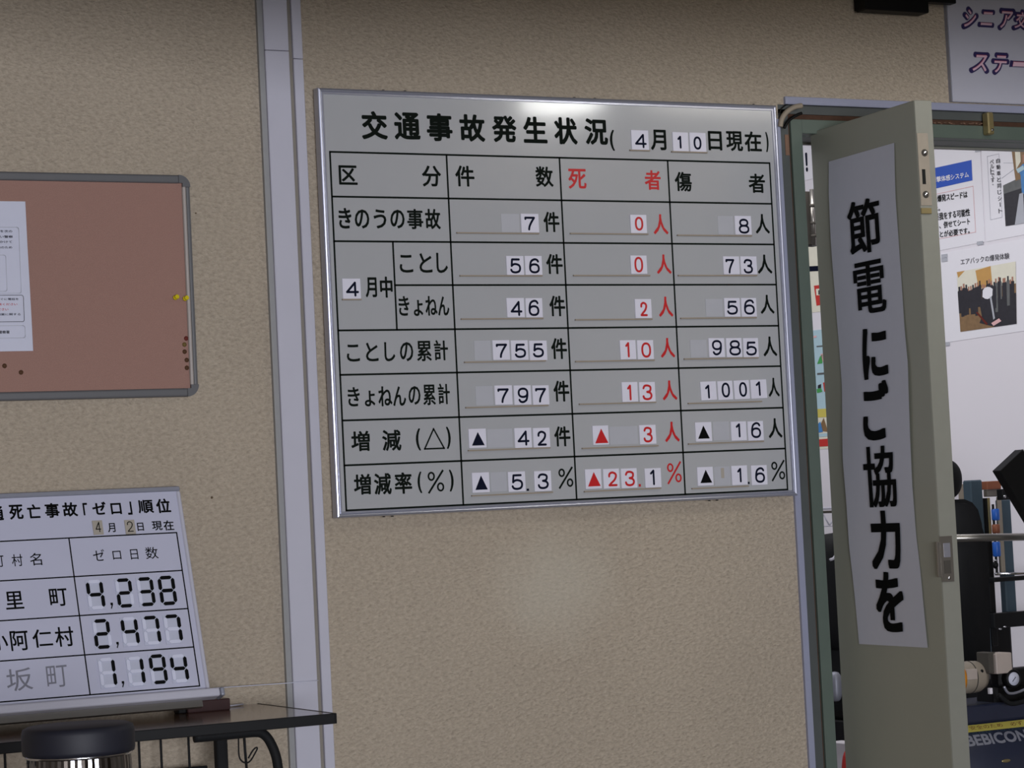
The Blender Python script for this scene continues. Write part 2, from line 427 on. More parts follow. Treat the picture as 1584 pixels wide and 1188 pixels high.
# vertical cover strips on the wall (two lengths each, with a joint)
def cover_strip(name, x0, x1, th, zj):
    e = empty(name, (x0, 0, 0), struct=True)
    box('strip_length', 0, x1-x0, -th, 0, 0, zj-.0006, 'trim_white', e, .0012)
    box('strip_length', 0, x1-x0, -th, 0, zj+.0006, CEIL, 'trim_white', e, .0012)
sx = [.0735, .1335, .1475, .171]
cover_strip('trim_1', sx[0]+.013, sx[1]+.006, .016, atY(420, 80)[2])
cover_strip('trim_2', sx[2]+.004, sx[3]+.002, .010, atY(455, 92)[2])
structure(box('trim_3', sx[1]+.0065, sx[2]+.0035, -.003, 0, 0, CEIL, 'gap_taupe'))
structure(box('trim_4', sx[0]+.001, sx[0]+.0125, -.010, 0, 0, CEIL, 'trim_side_shaded'))  # left flank of the wide strip, its shade painted in as darker grey

# ---------------------------------------------------------------- door frame
df = empty('door_frame', (XL, 0, 0), struct=True)
def dbox(name, x0, x1, y0, y1, z0, z1, m, bev=0): return box(name, x0-XL, x1-XL, y0, y1, z0, z1, m, df, bev)
z_ = lambda y, x=1450, Y=0: atY(x, y, Y).z
dbox('edge_strip', 1.338, 1.3545, -.008, .02, 0, 2.27, 'strip_blue', .001)
dbox('edge_strip', 1.372, XO+.2, -.008, .02, z_(171), z_(159.5), 'strip_blue', .001)
dbox('outer_jamb', 1.3545, 1.3835, .004, .15, 0, 2.295, 'frame_slate')
dbox('outer_head', 1.3545, XO+.15, .004, .15, z_(184), z_(171), 'frame_slate')
dbox('rusty_joint', 1.3835, 1.3885, .008, .15, 0, z_(184), 'rust')
dbox('rusty_joint', 1.3885, XO+.15, .008, .15, z_(192), z_(184), 'rust')
dbox('rust_patch', 1.372, 1.3825, .0025, .0038, z_(240, 1218), z_(208, 1218), 'orange_rust')
dbox('inner_jamb', 1.3885, XL, 0, .10, 0, z_(192), 'frame_green', .001)
dbox('inner_head', XL, XO, 0, .035, z_(213), z_(192), 'frame_green', .001)
zh2 = atY(1450, 227, .12).z
dbox('door_stop', XL, XO, .035, .12, zh2, z_(192), 'frame_green')
dbox('stop_lip', XL, XO, .12, .135, zh2-.004, z_(192), 'door_edge')
dbox('inner_jamb', XO, XO+.1, 0, .10, 0, z_(192), 'frame_green', .001)
# flecks of flaked paint and debris along the head joint
bm = bmesh.new()
for i in range(46):
    px = random.choice([random.uniform(1232, 1305), random.uniform(1442, 1530)]); p = atY(px, 190.5+random.uniform(-1.6, 1.0)+(px-1300)*.006, .006)
    s = random.uniform(.0008, .003); abox(bm, p.x-XL-s, p.x-XL+s*1.6, .001, .008, p.z-s*.6, p.z+s*.5)
fl = link('paint_flakes', fin(bm), 'orange_rust', df); fl['kind'] = 'stuff'
# latch bracket on the head
p = atY(1532, 190, -.02)
br = tag(box('latch_bracket', p.x-.009, p.x+.009, -.024, 0, p.z-.028, p.z+.026, 'brass', None, .003), 'small brownish metal bracket screwed to the green head of the doorway', 'bracket')
lathe('screw', [(.0001, -.0275), (.0035, -.0275), (.0035, -.024)], 'steel', br, 12, 'Y', (p.x, 0, p.z-.018))
# curved hoses at the top left corner of the frame
def arc(pxs, Y): return [atY(a, b, Y) for a, b in pxs]
def smooth(pts, n=5):
    P = [pts[0]]+list(pts)+[pts[-1]]; out = []
    for i in range(1, len(P)-2):
        for k in range(n):
            t = k/n; p0, p1, p2, p3 = [Vector(q) for q in P[i-1:i+3]]
            out.append(.5*((2*p1)+(p2-p0)*t+(2*p0-5*p1+4*p2-p3)*t*t+(3*p1-p0-3*p2+p3)*t**3))
    out.append(Vector(pts[-1])); return out
tag(tube('bent_conduit', smooth(arc([(1207, 196), (1209, 185), (1216, 174), (1228, 166), (1240, 163.5)], -.012)), .0062, 'ledge'),
    'beige bent conduit curling round the top left corner of the doorway', 'conduit')
tag(tube('black_cable', smooth(arc([(1213, 198), (1219, 188), (1229, 180), (1240, 175)], -.010)), .0035, 'black_plastic'),
    'short black cable under the bent beige conduit at the doorway corner', 'cable')
tag(tube('thin_cord', smooth(arc([(1205, 178), (1209, 168), (1221, 159)], -.006)), .0013, 'black_plastic'),
    'thin dark cord above the bent beige conduit at the doorway corner', 'cord')

# ================================================================== MAIN STATISTICS BOARD
TB = .032                                   # stands off the wall
cTL, cTR, cBR, cBL = [atY(x, y, -TB) for x, y in ((492, 134.4), (1203.6, 163.5), (1232.5, 767), (521.8, 801))]
BX0, BX1 = (cTL.x+cBL.x)/2, (cTR.x+cBR.x)/2; BZ0, BZ1 = (cBL.z+cBR.z)/2, (cTL.z+cTR.z)/2
BW, BH = BX1-BX0, BZ1-BZ0
def homography(src, dst):
    A = []; B = []
    for (x, y), (u, v) in zip(src, dst):
        A.append([x, y, 1, 0, 0, 0, -u*x, -u*y]); B.append(u); A.append([0, 0, 0, x, y, 1, -v*x, -v*y]); B.append(v)
    n = 8
    for i in range(n):
        k = max(range(i, n), key=lambda r: abs(A[r][i])); A[i], A[k] = A[k], A[i]; B[i], B[k] = B[k], B[i]
        for r in range(i+1, n):
            f = A[r][i]/A[i][i]
            for c in range(i, n): A[r][c] -= f*A[i][c]
            B[r] -= f*B[i]
    h = [0]*8
    for i in range(n-1, -1, -1): h[i] = (B[i]-sum(A[i][c]*h[c] for c in range(i+1, n)))/A[i][i]
    def loc(x, y):
        w = h[6]*x+h[7]*y+1; return (h[0]*x+h[1]*y+h[2])/w, (h[3]*x+h[4]*y+h[5])/w
    return loc
bl = homography([(492, 134.4), (1203.6, 163.5), (1232.5, 767), (521.8, 801)], [(0, BH), (BW, BH), (BW, 0), (0, 0)])
board = empty('statistics_board', (BX0, -TB, BZ0), 'large white traffic accident statistics board in a silver frame on the wall', 'board')
box('backing', .004, BW-.004, .020, .0315, .004, BH-.004, 'wood_edge', board)
box('face_panel', .010, BW-.010, .0045, .020, .010, BH-.010, 'board_face', board)
prof = [(0, .024), (0, .004), (.0015, .001), (.004, 0), (.0065, .0008), (.008, .003), (.0088, .0022), (.0125, .0022), (.0132, .0044), (.0132, .024)]
mitre_rails(BW, BH, prof, 'aluminium', board)
FY = .0045
LY = FY-.0003
V = [(bl(512.4, 234.7)[0]+bl(536, 785.6)[0])/2]
def vx(a, b): return (bl(*a)[0]+bl(*b)[0])/2
def hz(a, b): return (bl(*a)[1]+bl(*b)[1])/2
g_l = vx((512.4, 234.7), (536, 785.6)); g_r = vx((1192, 252.6), (1219.5, 761))
g_1 = vx((693, 240), (717, 778)); g_2 = vx((867.8, 246), (892.5, 772)); g_3 = vx((1035.7, 250), (1060, 766))
g_s = vx((609, 374.3), (615.6, 509))
rows = [hz((512.4, 234.7), (1192, 252.6)), hz((515.5, 304.3), (1195.5, 315.7)), hz((518.4, 373), (1198.6, 379.3)), hz((612.4, 440.8), (1202, 442)),
        hz((524.4, 510.8), (1205.4, 505.6)), hz((527.3, 579.5), (1208.7, 568)), hz((530.6, 649), (1212.5, 633)), hz((533.6, 718.7), (1215.8, 695.5)), hz((536, 785.6), (1219.5, 761))]
segs = [((x, rows[0]), (x, rows[8])) for x in (g_l, g_1, g_2, g_3, g_r)] + [((g_s, rows[2]), (g_s, rows[4]))]
segs += [((g_s if i == 3 else g_l, z), (g_r, z)) for i, z in enumerate(rows)]
lines('ruled_grid', segs, .0040, LY, 'ink_green', board)
WT = .025
def bt(s, k, x0, y0, x1, y1, m='ink_green', w=WT, name='lettering'):
    o = text(s, bb(bl, *cc(k, x0, y0, x1, y1)), m, board, LY, w, name=name)
    if m == 'ink_red': o['label'] = 'red lettering'
    return o
for a in (('交', 1, 333, 210, 510, 400), ('通', 1, 545, 218, 722, 402), ('事', 1, 755, 225, 930, 412), ('故', 1, 968, 232, 1140, 415),
          ('発', 1, 1178, 240, 1345, 420), ('生', 1, 1380, 248, 1542, 425), ('状', 2, 75, 240, 225, 412), ('況', 2, 262, 248, 412, 415)):
    bt(*a, w=.036)
for a in (('(', 2, 418, 320, 452, 450), ('月', 2, 668, 318, 770, 448), ('日', 2, 1022, 328, 1112, 450), ('現', 2, 1132, 328, 1240, 455),
          ('在', 2, 1245, 330, 1355, 458), (')', 2, 1375, 335, 1398, 460)):
    bt(*a, w=.028)
for a in (('区', 1, 187, 562, 313, 692), ('分', 1, 725, 565, 855, 705), ('件', 1, 940, 565, 1070, 705), ('数', 0, 830, 257, 859, 290),
          ('傷', 2, 815, 578, 925, 702), ('者', 2, 1268, 590, 1375, 712),
          ('き', 1, 185, 838, 275, 975), ('の', 1, 290, 848, 390, 975), ('う', 1, 412, 848, 500, 975), ('の', 1, 520, 850, 618, 975), ('事', 1, 628, 845, 738, 980), ('故', 1, 745, 845, 850, 980),
          ('件', 2, 8, 822, 112, 950), ('人', 2, 1308, 838, 1400, 962),
          ('件', 0, 846, 393, 873, 425), ('人', 0, 1173, 394.5, 1197, 425),
          ('月', 3, 358, 120, 438, 252), ('中', 3, 452, 115, 540, 255),
          ('件', 4, 42, 228, 145, 358), ('人', 4, 1335, 225, 1425, 345), ('件', 4, 52, 488, 155, 620), ('人', 4, 1350, 480, 1440, 605),
          ('件', 4, 65, 748, 168, 880), ('人', 4, 1380, 733, 1453, 852),
          ('増', 5, 172, 262, 293, 390), ('減', 5, 362, 255, 485, 388), ('(', 5, 568, 248, 603, 385), (')', 5, 755, 238, 788, 375),
          ('件', 5, 1415, 235, 1520, 362), ('人', 6, 1378, 188, 1468, 312),
          ('増', 5, 188, 525, 300, 655), ('減', 5, 312, 520, 425, 655), ('率', 5, 438, 515, 550, 650), ('(', 5, 578, 512, 610, 645), (')', 5, 772, 500, 805, 635)):
    bt(*a)
for a in (('こと', 0, 619, 391, 671, 423), ('し', 0, 676, 391, 695, 423), ('きょ', 3, 572, 240, 735, 375), ('ねん', 3, 745, 240, 905, 372),
          ('こと', 3, 237, 540, 447, 668), ('し', 3, 480, 538, 555, 665), ('の', 3, 580, 538, 672, 665), ('累', 3, 688, 530, 790, 665), ('計', 3, 800, 525, 897, 660),
          ('きょ', 3, 243, 825, 425, 958), ('ねん', 3, 440, 820, 625, 955), ('の', 3, 635, 822, 718, 945), ('累', 3, 728, 812, 815, 948), ('計', 3, 825, 805, 908, 942)):
    bt(*a, w=.020)
for a in (('死', 2, 162, 558, 278, 685), ('者', 2, 630, 568, 735, 692), ('人', 2, 682, 838, 778, 965), ('人', 0, 1017, 394, 1041, 425), ('人', 4, 712, 235, 805, 362),
          ('人', 4, 722, 488, 815, 612), ('人', 4, 732, 748, 827, 872), ('人', 6, 745, 208, 840, 335)):
    bt(*a, m='ink_red')
# percent signs, drawn as a slim stroke with two rings
def percent(k, x0, y0, x1, y1, m):
    u0_, v0_, u1_, v1_ = bb(bl, *cc(k, x0, y0, x1, y1)); W, H = u1_-u0_, v1_-v0_
    bm = bmesh.new(); lw = .0044
    line(bm, (u0_+.06*W, v0_), (u1_-.08*W, v1_), lw, LY)
    for (cx, cz) in ((u0_+.23*W, v1_-.24*H), (u1_-.24*W, v0_+.24*H)):
        rx, rz = .22*W, .22*H; n = 20
        a = [bm.verts.new((cx+rx*math.cos(2*math.pi*i/n), LY-.0001, cz+rz*math.sin(2*math.pi*i/n))) for i in range(n)]
        b = [bm.verts.new((cx+(rx-lw*.9)*math.cos(2*math.pi*i/n), LY-.0001, cz+(rz-lw*.9)*math.sin(2*math.pi*i/n))) for i in range(n)]
        for i in range(n): bm.faces.new((a[i], a[(i+1) % n], b[(i+1) % n], b[i]))
    me = bpy.data.meshes.new('m'); bm.to_mesh(me); bm.free()
    o = link('percent_sign', me, m, board)
    if m == 'ink_red': o['label'] = 'red percent sign'
percent(5, 640, 508, 748, 640, 'ink_green'); percent(5, 1440, 490, 1537, 612, 'ink_green')
percent(6, 758, 458, 853, 585, 'ink_red'); percent(6, 1395, 450, 1485, 568, 'ink_green')
u0_, v0_, u1_, v1_ = bb(bl, *cc(5, 620, 250, 745, 377))
lines("printed_triangle", [((u0_, v0_+.001), (u1_, v0_+.001)), ((u0_, v0_+.001), ((u0_+u1_)/2, v1_)), ((u1_, v0_+.001), ((u0_+u1_)/2, v1_))], .0034, LY, 'ink_green', board)
# ledges the tiles stand on
for k, x0, y0, x1, y1, kind in ((2, 540, 445, 662, 452, 0), (2, 796, 456, 1015, 463, 0), (1, 948, 1000, 1480, 1011, 0), (2, 172, 956, 650, 965, 0), (2, 828, 968, 1285, 976, 0),
    (3, 968, 108, 1500, 119, 0), (4, 190, 103, 660, 112, 0), (4, 832, 104, 1315, 113, 0), (3, 975, 385, 1505, 396, 0), (4, 200, 372, 672, 381, 0), (4, 845, 364, 1310, 373, 0),
    (3, 995, 661, 1520, 672, 0), (4, 200, 625, 685, 635, 0), (4, 865, 612, 1320, 620, 0), (3, 1002, 950, 1535, 962, 0), (4, 222, 884, 692, 894, 0), (4, 888, 879, 1340, 891, 1),
    (5, 888, 372, 1390, 381, 0), (6, 238, 360, 705, 369, 0), (6, 888, 334, 1350, 343, 0), (5, 908, 645, 1405, 655, 0), (6, 250, 621, 720, 630, 0), (6, 908, 607, 1255, 615, 0),
    (3, 208, 262, 332, 268, 0)):
    X0, Y0, X1, Y1 = cc(k, x0, y0, x1, y1); yc = (Y0+Y1)/2
    a = bl(X0, yc); b = bl(X1, yc); z = (a[1]+b[1])/2
    box('tile_ledge', a[0], b[0], FY-.0045, FY, z-.0016, z+.0014, 'ledge', board)
# blank off-white pieces left beside the numbers
for k, x0, y0, x1, y1 in ((1, 1237, 878, 1358, 1000), (2, 1078, 850, 1176, 965), (5, 1006, 250, 1165, 368), (6, 408, 235, 584, 350), (6, 1040, 208, 1144, 325),
                          (3, 1060, 530, 1172, 658), (3, 1068, 822, 1184, 948), (4, 905, 500, 1010, 610), (6, 1046, 482, 1148, 600), (5, 1025, 515, 1128, 636), (4, 1000, 250, 1108, 360)):
    u0_, v0_, u1_, v1_ = bb(bl, *cc(k, x0, y0, x1, y1))
    box('blank_patch', u0_, u1_, FY-.0007, FY, v0_, v1_, 'tile_grey', board)
# a faint grey smudge where a character was wiped off
u0_, v0_, u1_, v1_ = bb(bl, *cc(6, 1088, 492, 1110, 555)); box('smudge', u0_, u1_, FY-.0009, FY-.0007, v0_, v1_, 'tile_beige', board)

GT = 'number tiles on the statistics board'
def tile(ch, tb, db, label, ink='ink_navy', rot=0.0, group=GT, loc=bl, origin=None, face='tile_white', front=None, mtx=None, w=.0048):
    u0_, v0_, u1_, v1_ = bb(loc, *tb); W, H = u1_-u0_, v1_-v0_
    fr = FY if front is None else front
    if mtx is None:
        e = empty('number_tile', (BX0+u0_+W/2, -TB+fr, BZ0+v0_), label, 'magnet', group)
    else:
        e = empty('number_tile', label=label, cat='magnet', group=group, matrix=mtx @ Matrix.Translation((u0_+W/2, fr, v0_)))
    if rot: e.rotation_euler.y += rot
    th = .0022
    box('tile_plate', -W/2+.0003, W/2-.0003, -th, 0, 0, H, face, e, .0003)
    a, b, c, d = bb(loc, *db); ox, oz = u0_+W/2, v0_
    a -= ox; c -= ox; b -= oz; d -= oz
    if ch == '▲':
        poly('triangle_mark', [(a, b), (c, b), ((a+c)/2, d)], ink, e, -th-.0003)
    else:
        digit(ch, (a, b, c, d), ink, e, -th-.0003, w)
    return e
def T(ch, k, t4, d4, label, ink='ink_navy', **kw): tile(ch, cc(k, *t4), cc(k, *d4), label, ink, **kw)
T('4', 2, (548, 322, 660, 446), (570, 345, 645, 435), 'white magnet tile with a dark four in the date beside the title')
T('1', 2, (802, 335, 904, 456), (832, 358, 860, 438), 'white magnet tile with a slim dark one in the date at the board top')
T('0', 2, (906, 338, 1012, 458), (930, 362, 982, 445), 'white magnet tile with a dark zero in the date at the board top')
T('7', 1, (1362, 878, 1483, 1003), (1385, 898, 1458, 990), 'lone white magnet tile with a dark seven in the first number row')
T('0', 2, (540, 842, 645, 958), (567, 855, 622, 942), 'white magnet tile with a red zero, the upper of the two red zeros standing alone', 'ink_red')
T('8', 2, (1180, 850, 1287, 968), (1203, 868, 1272, 962), 'lone white magnet tile with a dark eight in the right-hand column')
T('5', 0, (784, 396, 812.3, 426.4), (789.5, 400, 807.5, 424), 'white magnet tile with the dark five of fifty-six in the second column')
T('6', 0, (812.7, 396, 840.6, 426.4), (819, 400, 836.5, 424), 'white magnet tile with the dark six of fifty-six in the second column')
T('0', 0, (976.4, 395.8, 1003, 425), (982, 398, 996.6, 422.7), 'white magnet tile with a red zero, the lower of the two red zeros standing alone', 'ink_red')
T('7', 0, (1119.8, 397.3, 1146, 426), (1123.3, 401.6, 1138, 424.5), 'white magnet tile with the dark seven of seventy-three')
T('3', 0, (1146.4, 397.3, 1173, 426), (1151, 401.6, 1166.3, 424.7), 'white magnet tile with the dark three of seventy-three')
T('4', 3, (208, 128, 332, 262), (230, 148, 318, 248), 'white magnet tile with a dark four in the far left month cell')
T('4', 3, (1268, 255, 1388, 383), (1292, 275, 1372, 375), 'white magnet tile with the dark four of forty-six')
T('6', 3, (1390, 256, 1505, 384), (1408, 268, 1482, 375), 'white magnet tile with the dark six of forty-six')
T('2', 4, (565, 250, 672, 370), (597, 268, 645, 358), 'white magnet tile with a lone red two in the third column', 'ink_red')
T('5', 4, (1112, 245, 1214, 362), (1128, 262, 1198, 350), 'white magnet tile with the dark five of fifty-six in the right-hand column')
T('6', 4, (1216, 245, 1315, 362), (1232, 254, 1302, 350), 'white magnet tile with the dark six of fifty-six in the right-hand column')
T('7', 3, (1176, 527, 1292, 657), (1198, 550, 1275, 645), 'white magnet tile with the dark seven of seven hundred fifty-five')
T('5', 3, (1294, 528, 1411, 658), (1318, 550, 1395, 645), 'white magnet tile with the middle five of seven hundred fifty-five')
T('5', 3, (1413, 530, 1533, 660), (1435, 548, 1510, 642), 'white magnet tile with the last five of seven hundred fifty-five')
T('1', 4, (472, 502, 575, 622), (505, 515, 535, 610), 'white magnet tile with the red one of ten', 'ink_red')
T('0', 4, (577, 502, 683, 622), (602, 516, 666, 612), 'white magnet tile with the red zero of ten', 'ink_red')
T('9', 4, (1015, 490, 1118, 610), (1035, 502, 1100, 598), 'white magnet tile with the dark nine of nine hundred eighty-five')
T('8', 4, (1122, 490, 1224, 610), (1140, 503, 1215, 600), 'white magnet tile with the dark eight of nine hundred eighty-five')
T('5', 4, (1226, 490, 1325, 610), (1243, 512, 1312, 600), 'white magnet tile with the dark five of nine hundred eighty-five')
T('7', 3, (1188, 818, 1308, 946), (1207, 838, 1285, 935), 'white magnet tile with the first seven of seven hundred ninety-seven')
T('9', 3, (1312, 818, 1429, 946), (1337, 833, 1410, 935), 'white magnet tile with the dark nine of seven hundred ninety-seven')
T('7', 3, (1432, 818, 1545, 946), (1450, 836, 1525, 932), 'white magnet tile with the last seven of seven hundred ninety-seven')
T('1', 4, (482, 758, 585, 882), (515, 775, 545, 872), 'white magnet tile with the red one of thirteen', 'ink_red')
T('3', 4, (588, 758, 692, 882), (607, 773, 672, 872), 'white magnet tile with the red three of thirteen', 'ink_red')
T('1', 4, (965, 755, 1067, 872), (993, 776, 1025, 862), 'tilted white magnet tile with the first one of one thousand and one', rot=-.02)
T('0', 4, (1069, 752, 1167, 870), (1093, 763, 1148, 856), 'tilted white magnet tile with the first zero of one thousand and one', rot=-.02)
T('0', 4, (1169, 748, 1269, 866), (1200, 760, 1252, 852), 'tilted white magnet tile with the second zero of one thousand and one', rot=-.02)
T('1', 4, (1271, 744, 1375, 862), (1303, 756, 1336, 846), 'tilted white magnet tile with the last one of one thousand and one', rot=-.02)
T('▲', 5, (890, 250, 1003, 370), (908, 270, 990, 355), 'white magnet tile with a dark triangle in the row of forty-two', 'ink_navy')
T('4', 5, (1170, 245, 1281, 370), (1188, 262, 1265, 357), 'white magnet tile with the dark four of forty-two')
T('2', 5, (1284, 245, 1393, 370), (1310, 263, 1370, 357), 'white magnet tile with the dark two of forty-two')
T('▲', 6, (302, 232, 405, 352), (315, 250, 400, 342), 'white magnet tile with a red triangle beside the lone red three', 'ink_red')
T('3', 6, (588, 228, 695, 348), (612, 240, 672, 338), 'white magnet tile with the lone red three of the sixth row', 'ink_red')
T('▲', 6, (930, 212, 1036, 332), (945, 232, 1020, 315), 'white magnet tile with a black triangle, upper of the two in the right-hand column', 'ink_black')
T('1', 6, (1148, 208, 1248, 327), (1178, 220, 1210, 308), 'white magnet tile with the slim one of sixteen without a point')
T('6', 6, (1250, 206, 1352, 327), (1270, 213, 1335, 312), 'white magnet tile with the dark six of sixteen without a point')
T('▲', 5, (910, 517, 1022, 642), (928, 535, 1008, 625), 'white magnet tile with a dark triangle beside five point three', 'ink_navy')
T('5', 5, (1130, 512, 1242, 637), (1150, 528, 1225, 627), 'white magnet tile with the dark five of five point three')
T('3', 5, (1290, 508, 1400, 634), (1310, 523, 1382, 622), 'white magnet tile with the dark three of five point three')
T('▲', 6, (255, 497, 360, 620), (270, 515, 352, 605), 'white magnet tile with a red triangle beside twenty-three point one', 'ink_red')
T('2', 6, (365, 495, 470, 618), (395, 512, 455, 605), 'white magnet tile with the red two of twenty-three point one', 'ink_red')
T('3', 6, (474, 493, 578, 616), (497, 508, 562, 605), 'white magnet tile with the red three of twenty-three point one', 'ink_red')
T('1', 6, (620, 492, 725, 613), (652, 502, 685, 598), 'white magnet tile with the dark one after the red twenty-three')
T('▲', 6, (940, 485, 1043, 602), (957, 502, 1033, 585), 'white magnet tile with a black triangle, lower of the two in the right-hand column', 'ink_black')
T('1', 6, (1150, 477, 1252, 598), (1185, 492, 1215, 582), 'white magnet tile with the slim one before the point in the last row')
T('6', 6, (1270, 475, 1373, 598), (1293, 488, 1357, 585), 'white magnet tile with the dark six after the point in the last row')
for k, x0, y0, x1, y1, m in ((5, 1248, 617, 1262, 631, 'ink_navy'), (6, 587, 590, 599, 606, 'ink_red'), (6, 1253, 577, 1264, 591, 'ink_navy')):
    u0_, v0_, u1_, v1_ = bb(bl, *cc(k, x0, y0, x1, y1))
    box('decimal_point', u0_, u1_, FY-.001, FY, v0_, v1_, m, board)
# rusty screw stubs / clips peeping out at the frame's edges
for px, py in ((597, 137.5), (631, 139), (894, 150), (926, 151.5), (1172, 158.5), (597, 799), (610, 798.5), (1100, 782.5), (1112, 781.5)):
    u, v = bl(px, py); s = 1 if v > BH/2 else -1
    v = BH+.0005 if s > 0 else -.0005
    box('clip', u-.0022, u+.0022, .010, .014, min(v, v+s*.0022), max(v, v+s*.0022), 'black_plastic', board)

# ================================================================== CORK PIN BOARD (left)
PT = .02
pTR = atY(292, 271.5, -PT); pBR = atY(310, 612, -PT)
PX1 = (pTR.x+pBR.x)/2; PZ1 = pTR.z+.001; PZ0 = pBR.z-.001; PX0 = PX1-1.2; PH = PZ1-PZ0
pin = empty('cork_board', (PX0, -PT, PZ0), 'pink cork pin board with rounded grey frame at the left of the wall', 'board')
PW = 1.2
box('cork_surface', .012, PW-.012, .006, .018, .012, PH-.012, 'cork_pink', pin)
def rail(name, x0, x1, z0, z1, m): return box(name, x0, x1, 0, .0195, z0, z1, m, pin, .004, 3)
rail('frame_rail', .022, PW-.022, PH-.017, PH, 'frame_grey'); rail('frame_rail', .022, PW-.022, 0, .017, 'frame_grey')
rail('frame_rail', 0, .017, .022, PH-.022, 'rail_silver')
rail('frame_rail', PW-.017, PW-.0085, .022, PH-.022, 'rail_silver')
box('rail_edge', PW-.0085, PW, .002, .0195, .022, PH-.022, 'frame_grey', pin, .003, 2)
def corner(cx, cz, sx_, sz_):
    R_, w = .024, .0165; bm = bmesh.new(); n = 8
    o, i_ = [], []
    for k in range(n+1):
        a = math.pi/2*k/n
        o.append((cx-sx_*R_+sx_*(R_*math.cos(a)), cz-sz_*R_+sz_*(R_*math.sin(a))))
    i_ = [(cx-sx_*w, cz-sz_*R_)] + [(cx-sx_*w, cz-sz_*w)]*(n-1) + [(cx-sx_*R_, cz-sz_*w)]
    vo = [[bm.verts.new((x, y, z)) for (x, z) in L_] for L_ in (o, i_) for y in (-.001, .0195)]
    of, ob, if_, ib = vo
    for k in range(n):
        for q in ((of[k], of[k+1], if_[k+1], if_[k]), (ob[k], ib[k], ib[k+1], ob[k+1]), (of[k], ob[k], ob[k+1], of[k+1]), (if_[k], if_[k+1], ib[k+1], ib[k])):
            try: bm.faces.new(q)
            except ValueError: pass
    bm.faces.new((of[0], if_[0], ib[0], ob[0])); bm.faces.new((of[n], ob[n], ib[n], if_[n]))
    bmesh.ops.remove_doubles(bm, verts=bm.verts, dist=1e-6)
    link('corner_cap', fin(bm), 'frame_grey', pin)
corner(PW, PH, 1, 1); corner(PW, 0, 1, -1); corner(0, PH, -1, 1); corner(0, 0, -1, -1)
ppl = Plane((PX0, -PT+.006, PZ0), (1, 0, 0), (0, 0, 1))
# printed notice pinned at its left part
nTR = ppl.loc(39.5, 312); nBR = ppl.loc(49.5, 543)
nw, nh = .26, nTR[1]-nBR[1]; nx1 = (nTR[0]+nBR[0])/2
nloc = Plane((PX0+nx1-nw, -PT+.0055, PZ0+nBR[1]), (1, 0, 0), (0, 0, 1))
notice = empty('notice_sheet', tuple(nloc.O), 'white printed notice sheet on the pink cork board', 'paper')
bm = bmesh.new(); gx, gz = 10, 10
gv = [[bm.verts.new((nw*i/gx + (.004*(j/gz-.5)*-1), -.0012-.0018*abs(math.sin(3.1*j/gz+.4*i)), nh*j/gz)) for i in range(gx+1)] for j in range(gz+1)]
for j in range(gz):
    for i in range(gx): bm.faces.new((gv[j][i], gv[j][i+1], gv[j+1][i+1], gv[j+1][i]))
link('sheet', fin(bm, True), 'paper', notice)
def rrect(x0, z0, x1, z1, r=.004):
    P = []
    for cx, cz, a0 in ((x1-r, z1-r, 0), (x0+r, z1-r, 90), (x0+r, z0+r, 180), (x1-r, z0+r, 270)):
        for k in range(4): a = math.radians(a0+30*k); P.append((cx+r*math.cos(a), cz+r*math.sin(a)))
    return list(zip(P, P[1:]+P[:1]))
def nb(px0, py0, px1, py1):
    a = nloc.loc(px0, py0); b = nloc.loc(px1, py1); return a[0], b[1], b[0], a[1]
NY = -.0042
for (px1, y0, y1, m, x0) in ((30, 352, 454, 'grey_line', .03), (9, 395, 451, 'grey_line', .06), (36, 457, 498, 'ink_black', .02), (38, 504, 523, 'grey_line', .02)):
    a = nloc.loc(px1, (y0+y1)/2)[0]; za = nloc.loc(px1-10, y1)[1]; zb = nloc.loc(px1-10, y0)[1]
    lines('printed_box', rrect(x0, za, a, zb), .0009, NY, m, notice)
for s, x0, x1, y, h, m in (('物品を次の', -14, 18, 358, 4.2, 'ink_navy'), ('だい警察', -8, 19, 366.5, 4.2, 'ink_navy'), ('しをかけて', -14, 18, 374.5, 4.2, 'ink_navy'), ('市内のため', -12, 18, 383, 4.2, 'ink_navy'),
    ('に直ぐに電話を', -12, 28, 463, 4, 'ink_navy'), ('相談ください', -10, 26, 471, 4, 'ink_red'), ('ください', -10, 12, 479, 4, 'ink_red'), ('転職業に関する', -12, 31, 486.5, 4, 'ink_navy'), ('警察署', -3, 14, 514, 5, 'ink_black')):
    text(s, bb(nloc.loc, x0, y-h/2, x1, y+h/2), m, notice, NY, .01)
# tacks and push pins
def tack(px, py, m, label):
    u, v = ppl.loc(px, py); e = empty('thumb_tack', (PX0+u, -PT+.006, PZ0+v), label, 'tack', 'round tacks on the cork board')
    lathe('tack_head', [(.0002, -.0026), (.0022, -.0024), (.0043, -.0012), (.0047, -.0002), (.0045, 0)], m, e, 16, 'Y')
    lathe('pin_shaft', [(.0006, .0), (.0006, .004)], 'steel', e, 6, 'Y')
tack(288, 523.5, 'tack_red', 'reddish brown round tack, topmost of the column of five on the cork board')
tack(285.3, 533, 'tack_olive', 'olive brown round tack, second from the top of the column of five')
tack(285.6, 544, 'tack_dark', 'dark brown round tack, middle one of the column of five')
tack(288.8, 557, 'tack_dark', 'dark brown round tack, second from the bottom of the column of five')
tack(289, 569, 'tack_dark', 'dark brown round tack, lowest of the column of five')
tack(7, 566, 'tack_dark', 'dark round tack just below the white notice, nearer the left edge')
tack(32.5, 576, 'tack_dark', 'dark round tack below the lower right corner of the white notice')
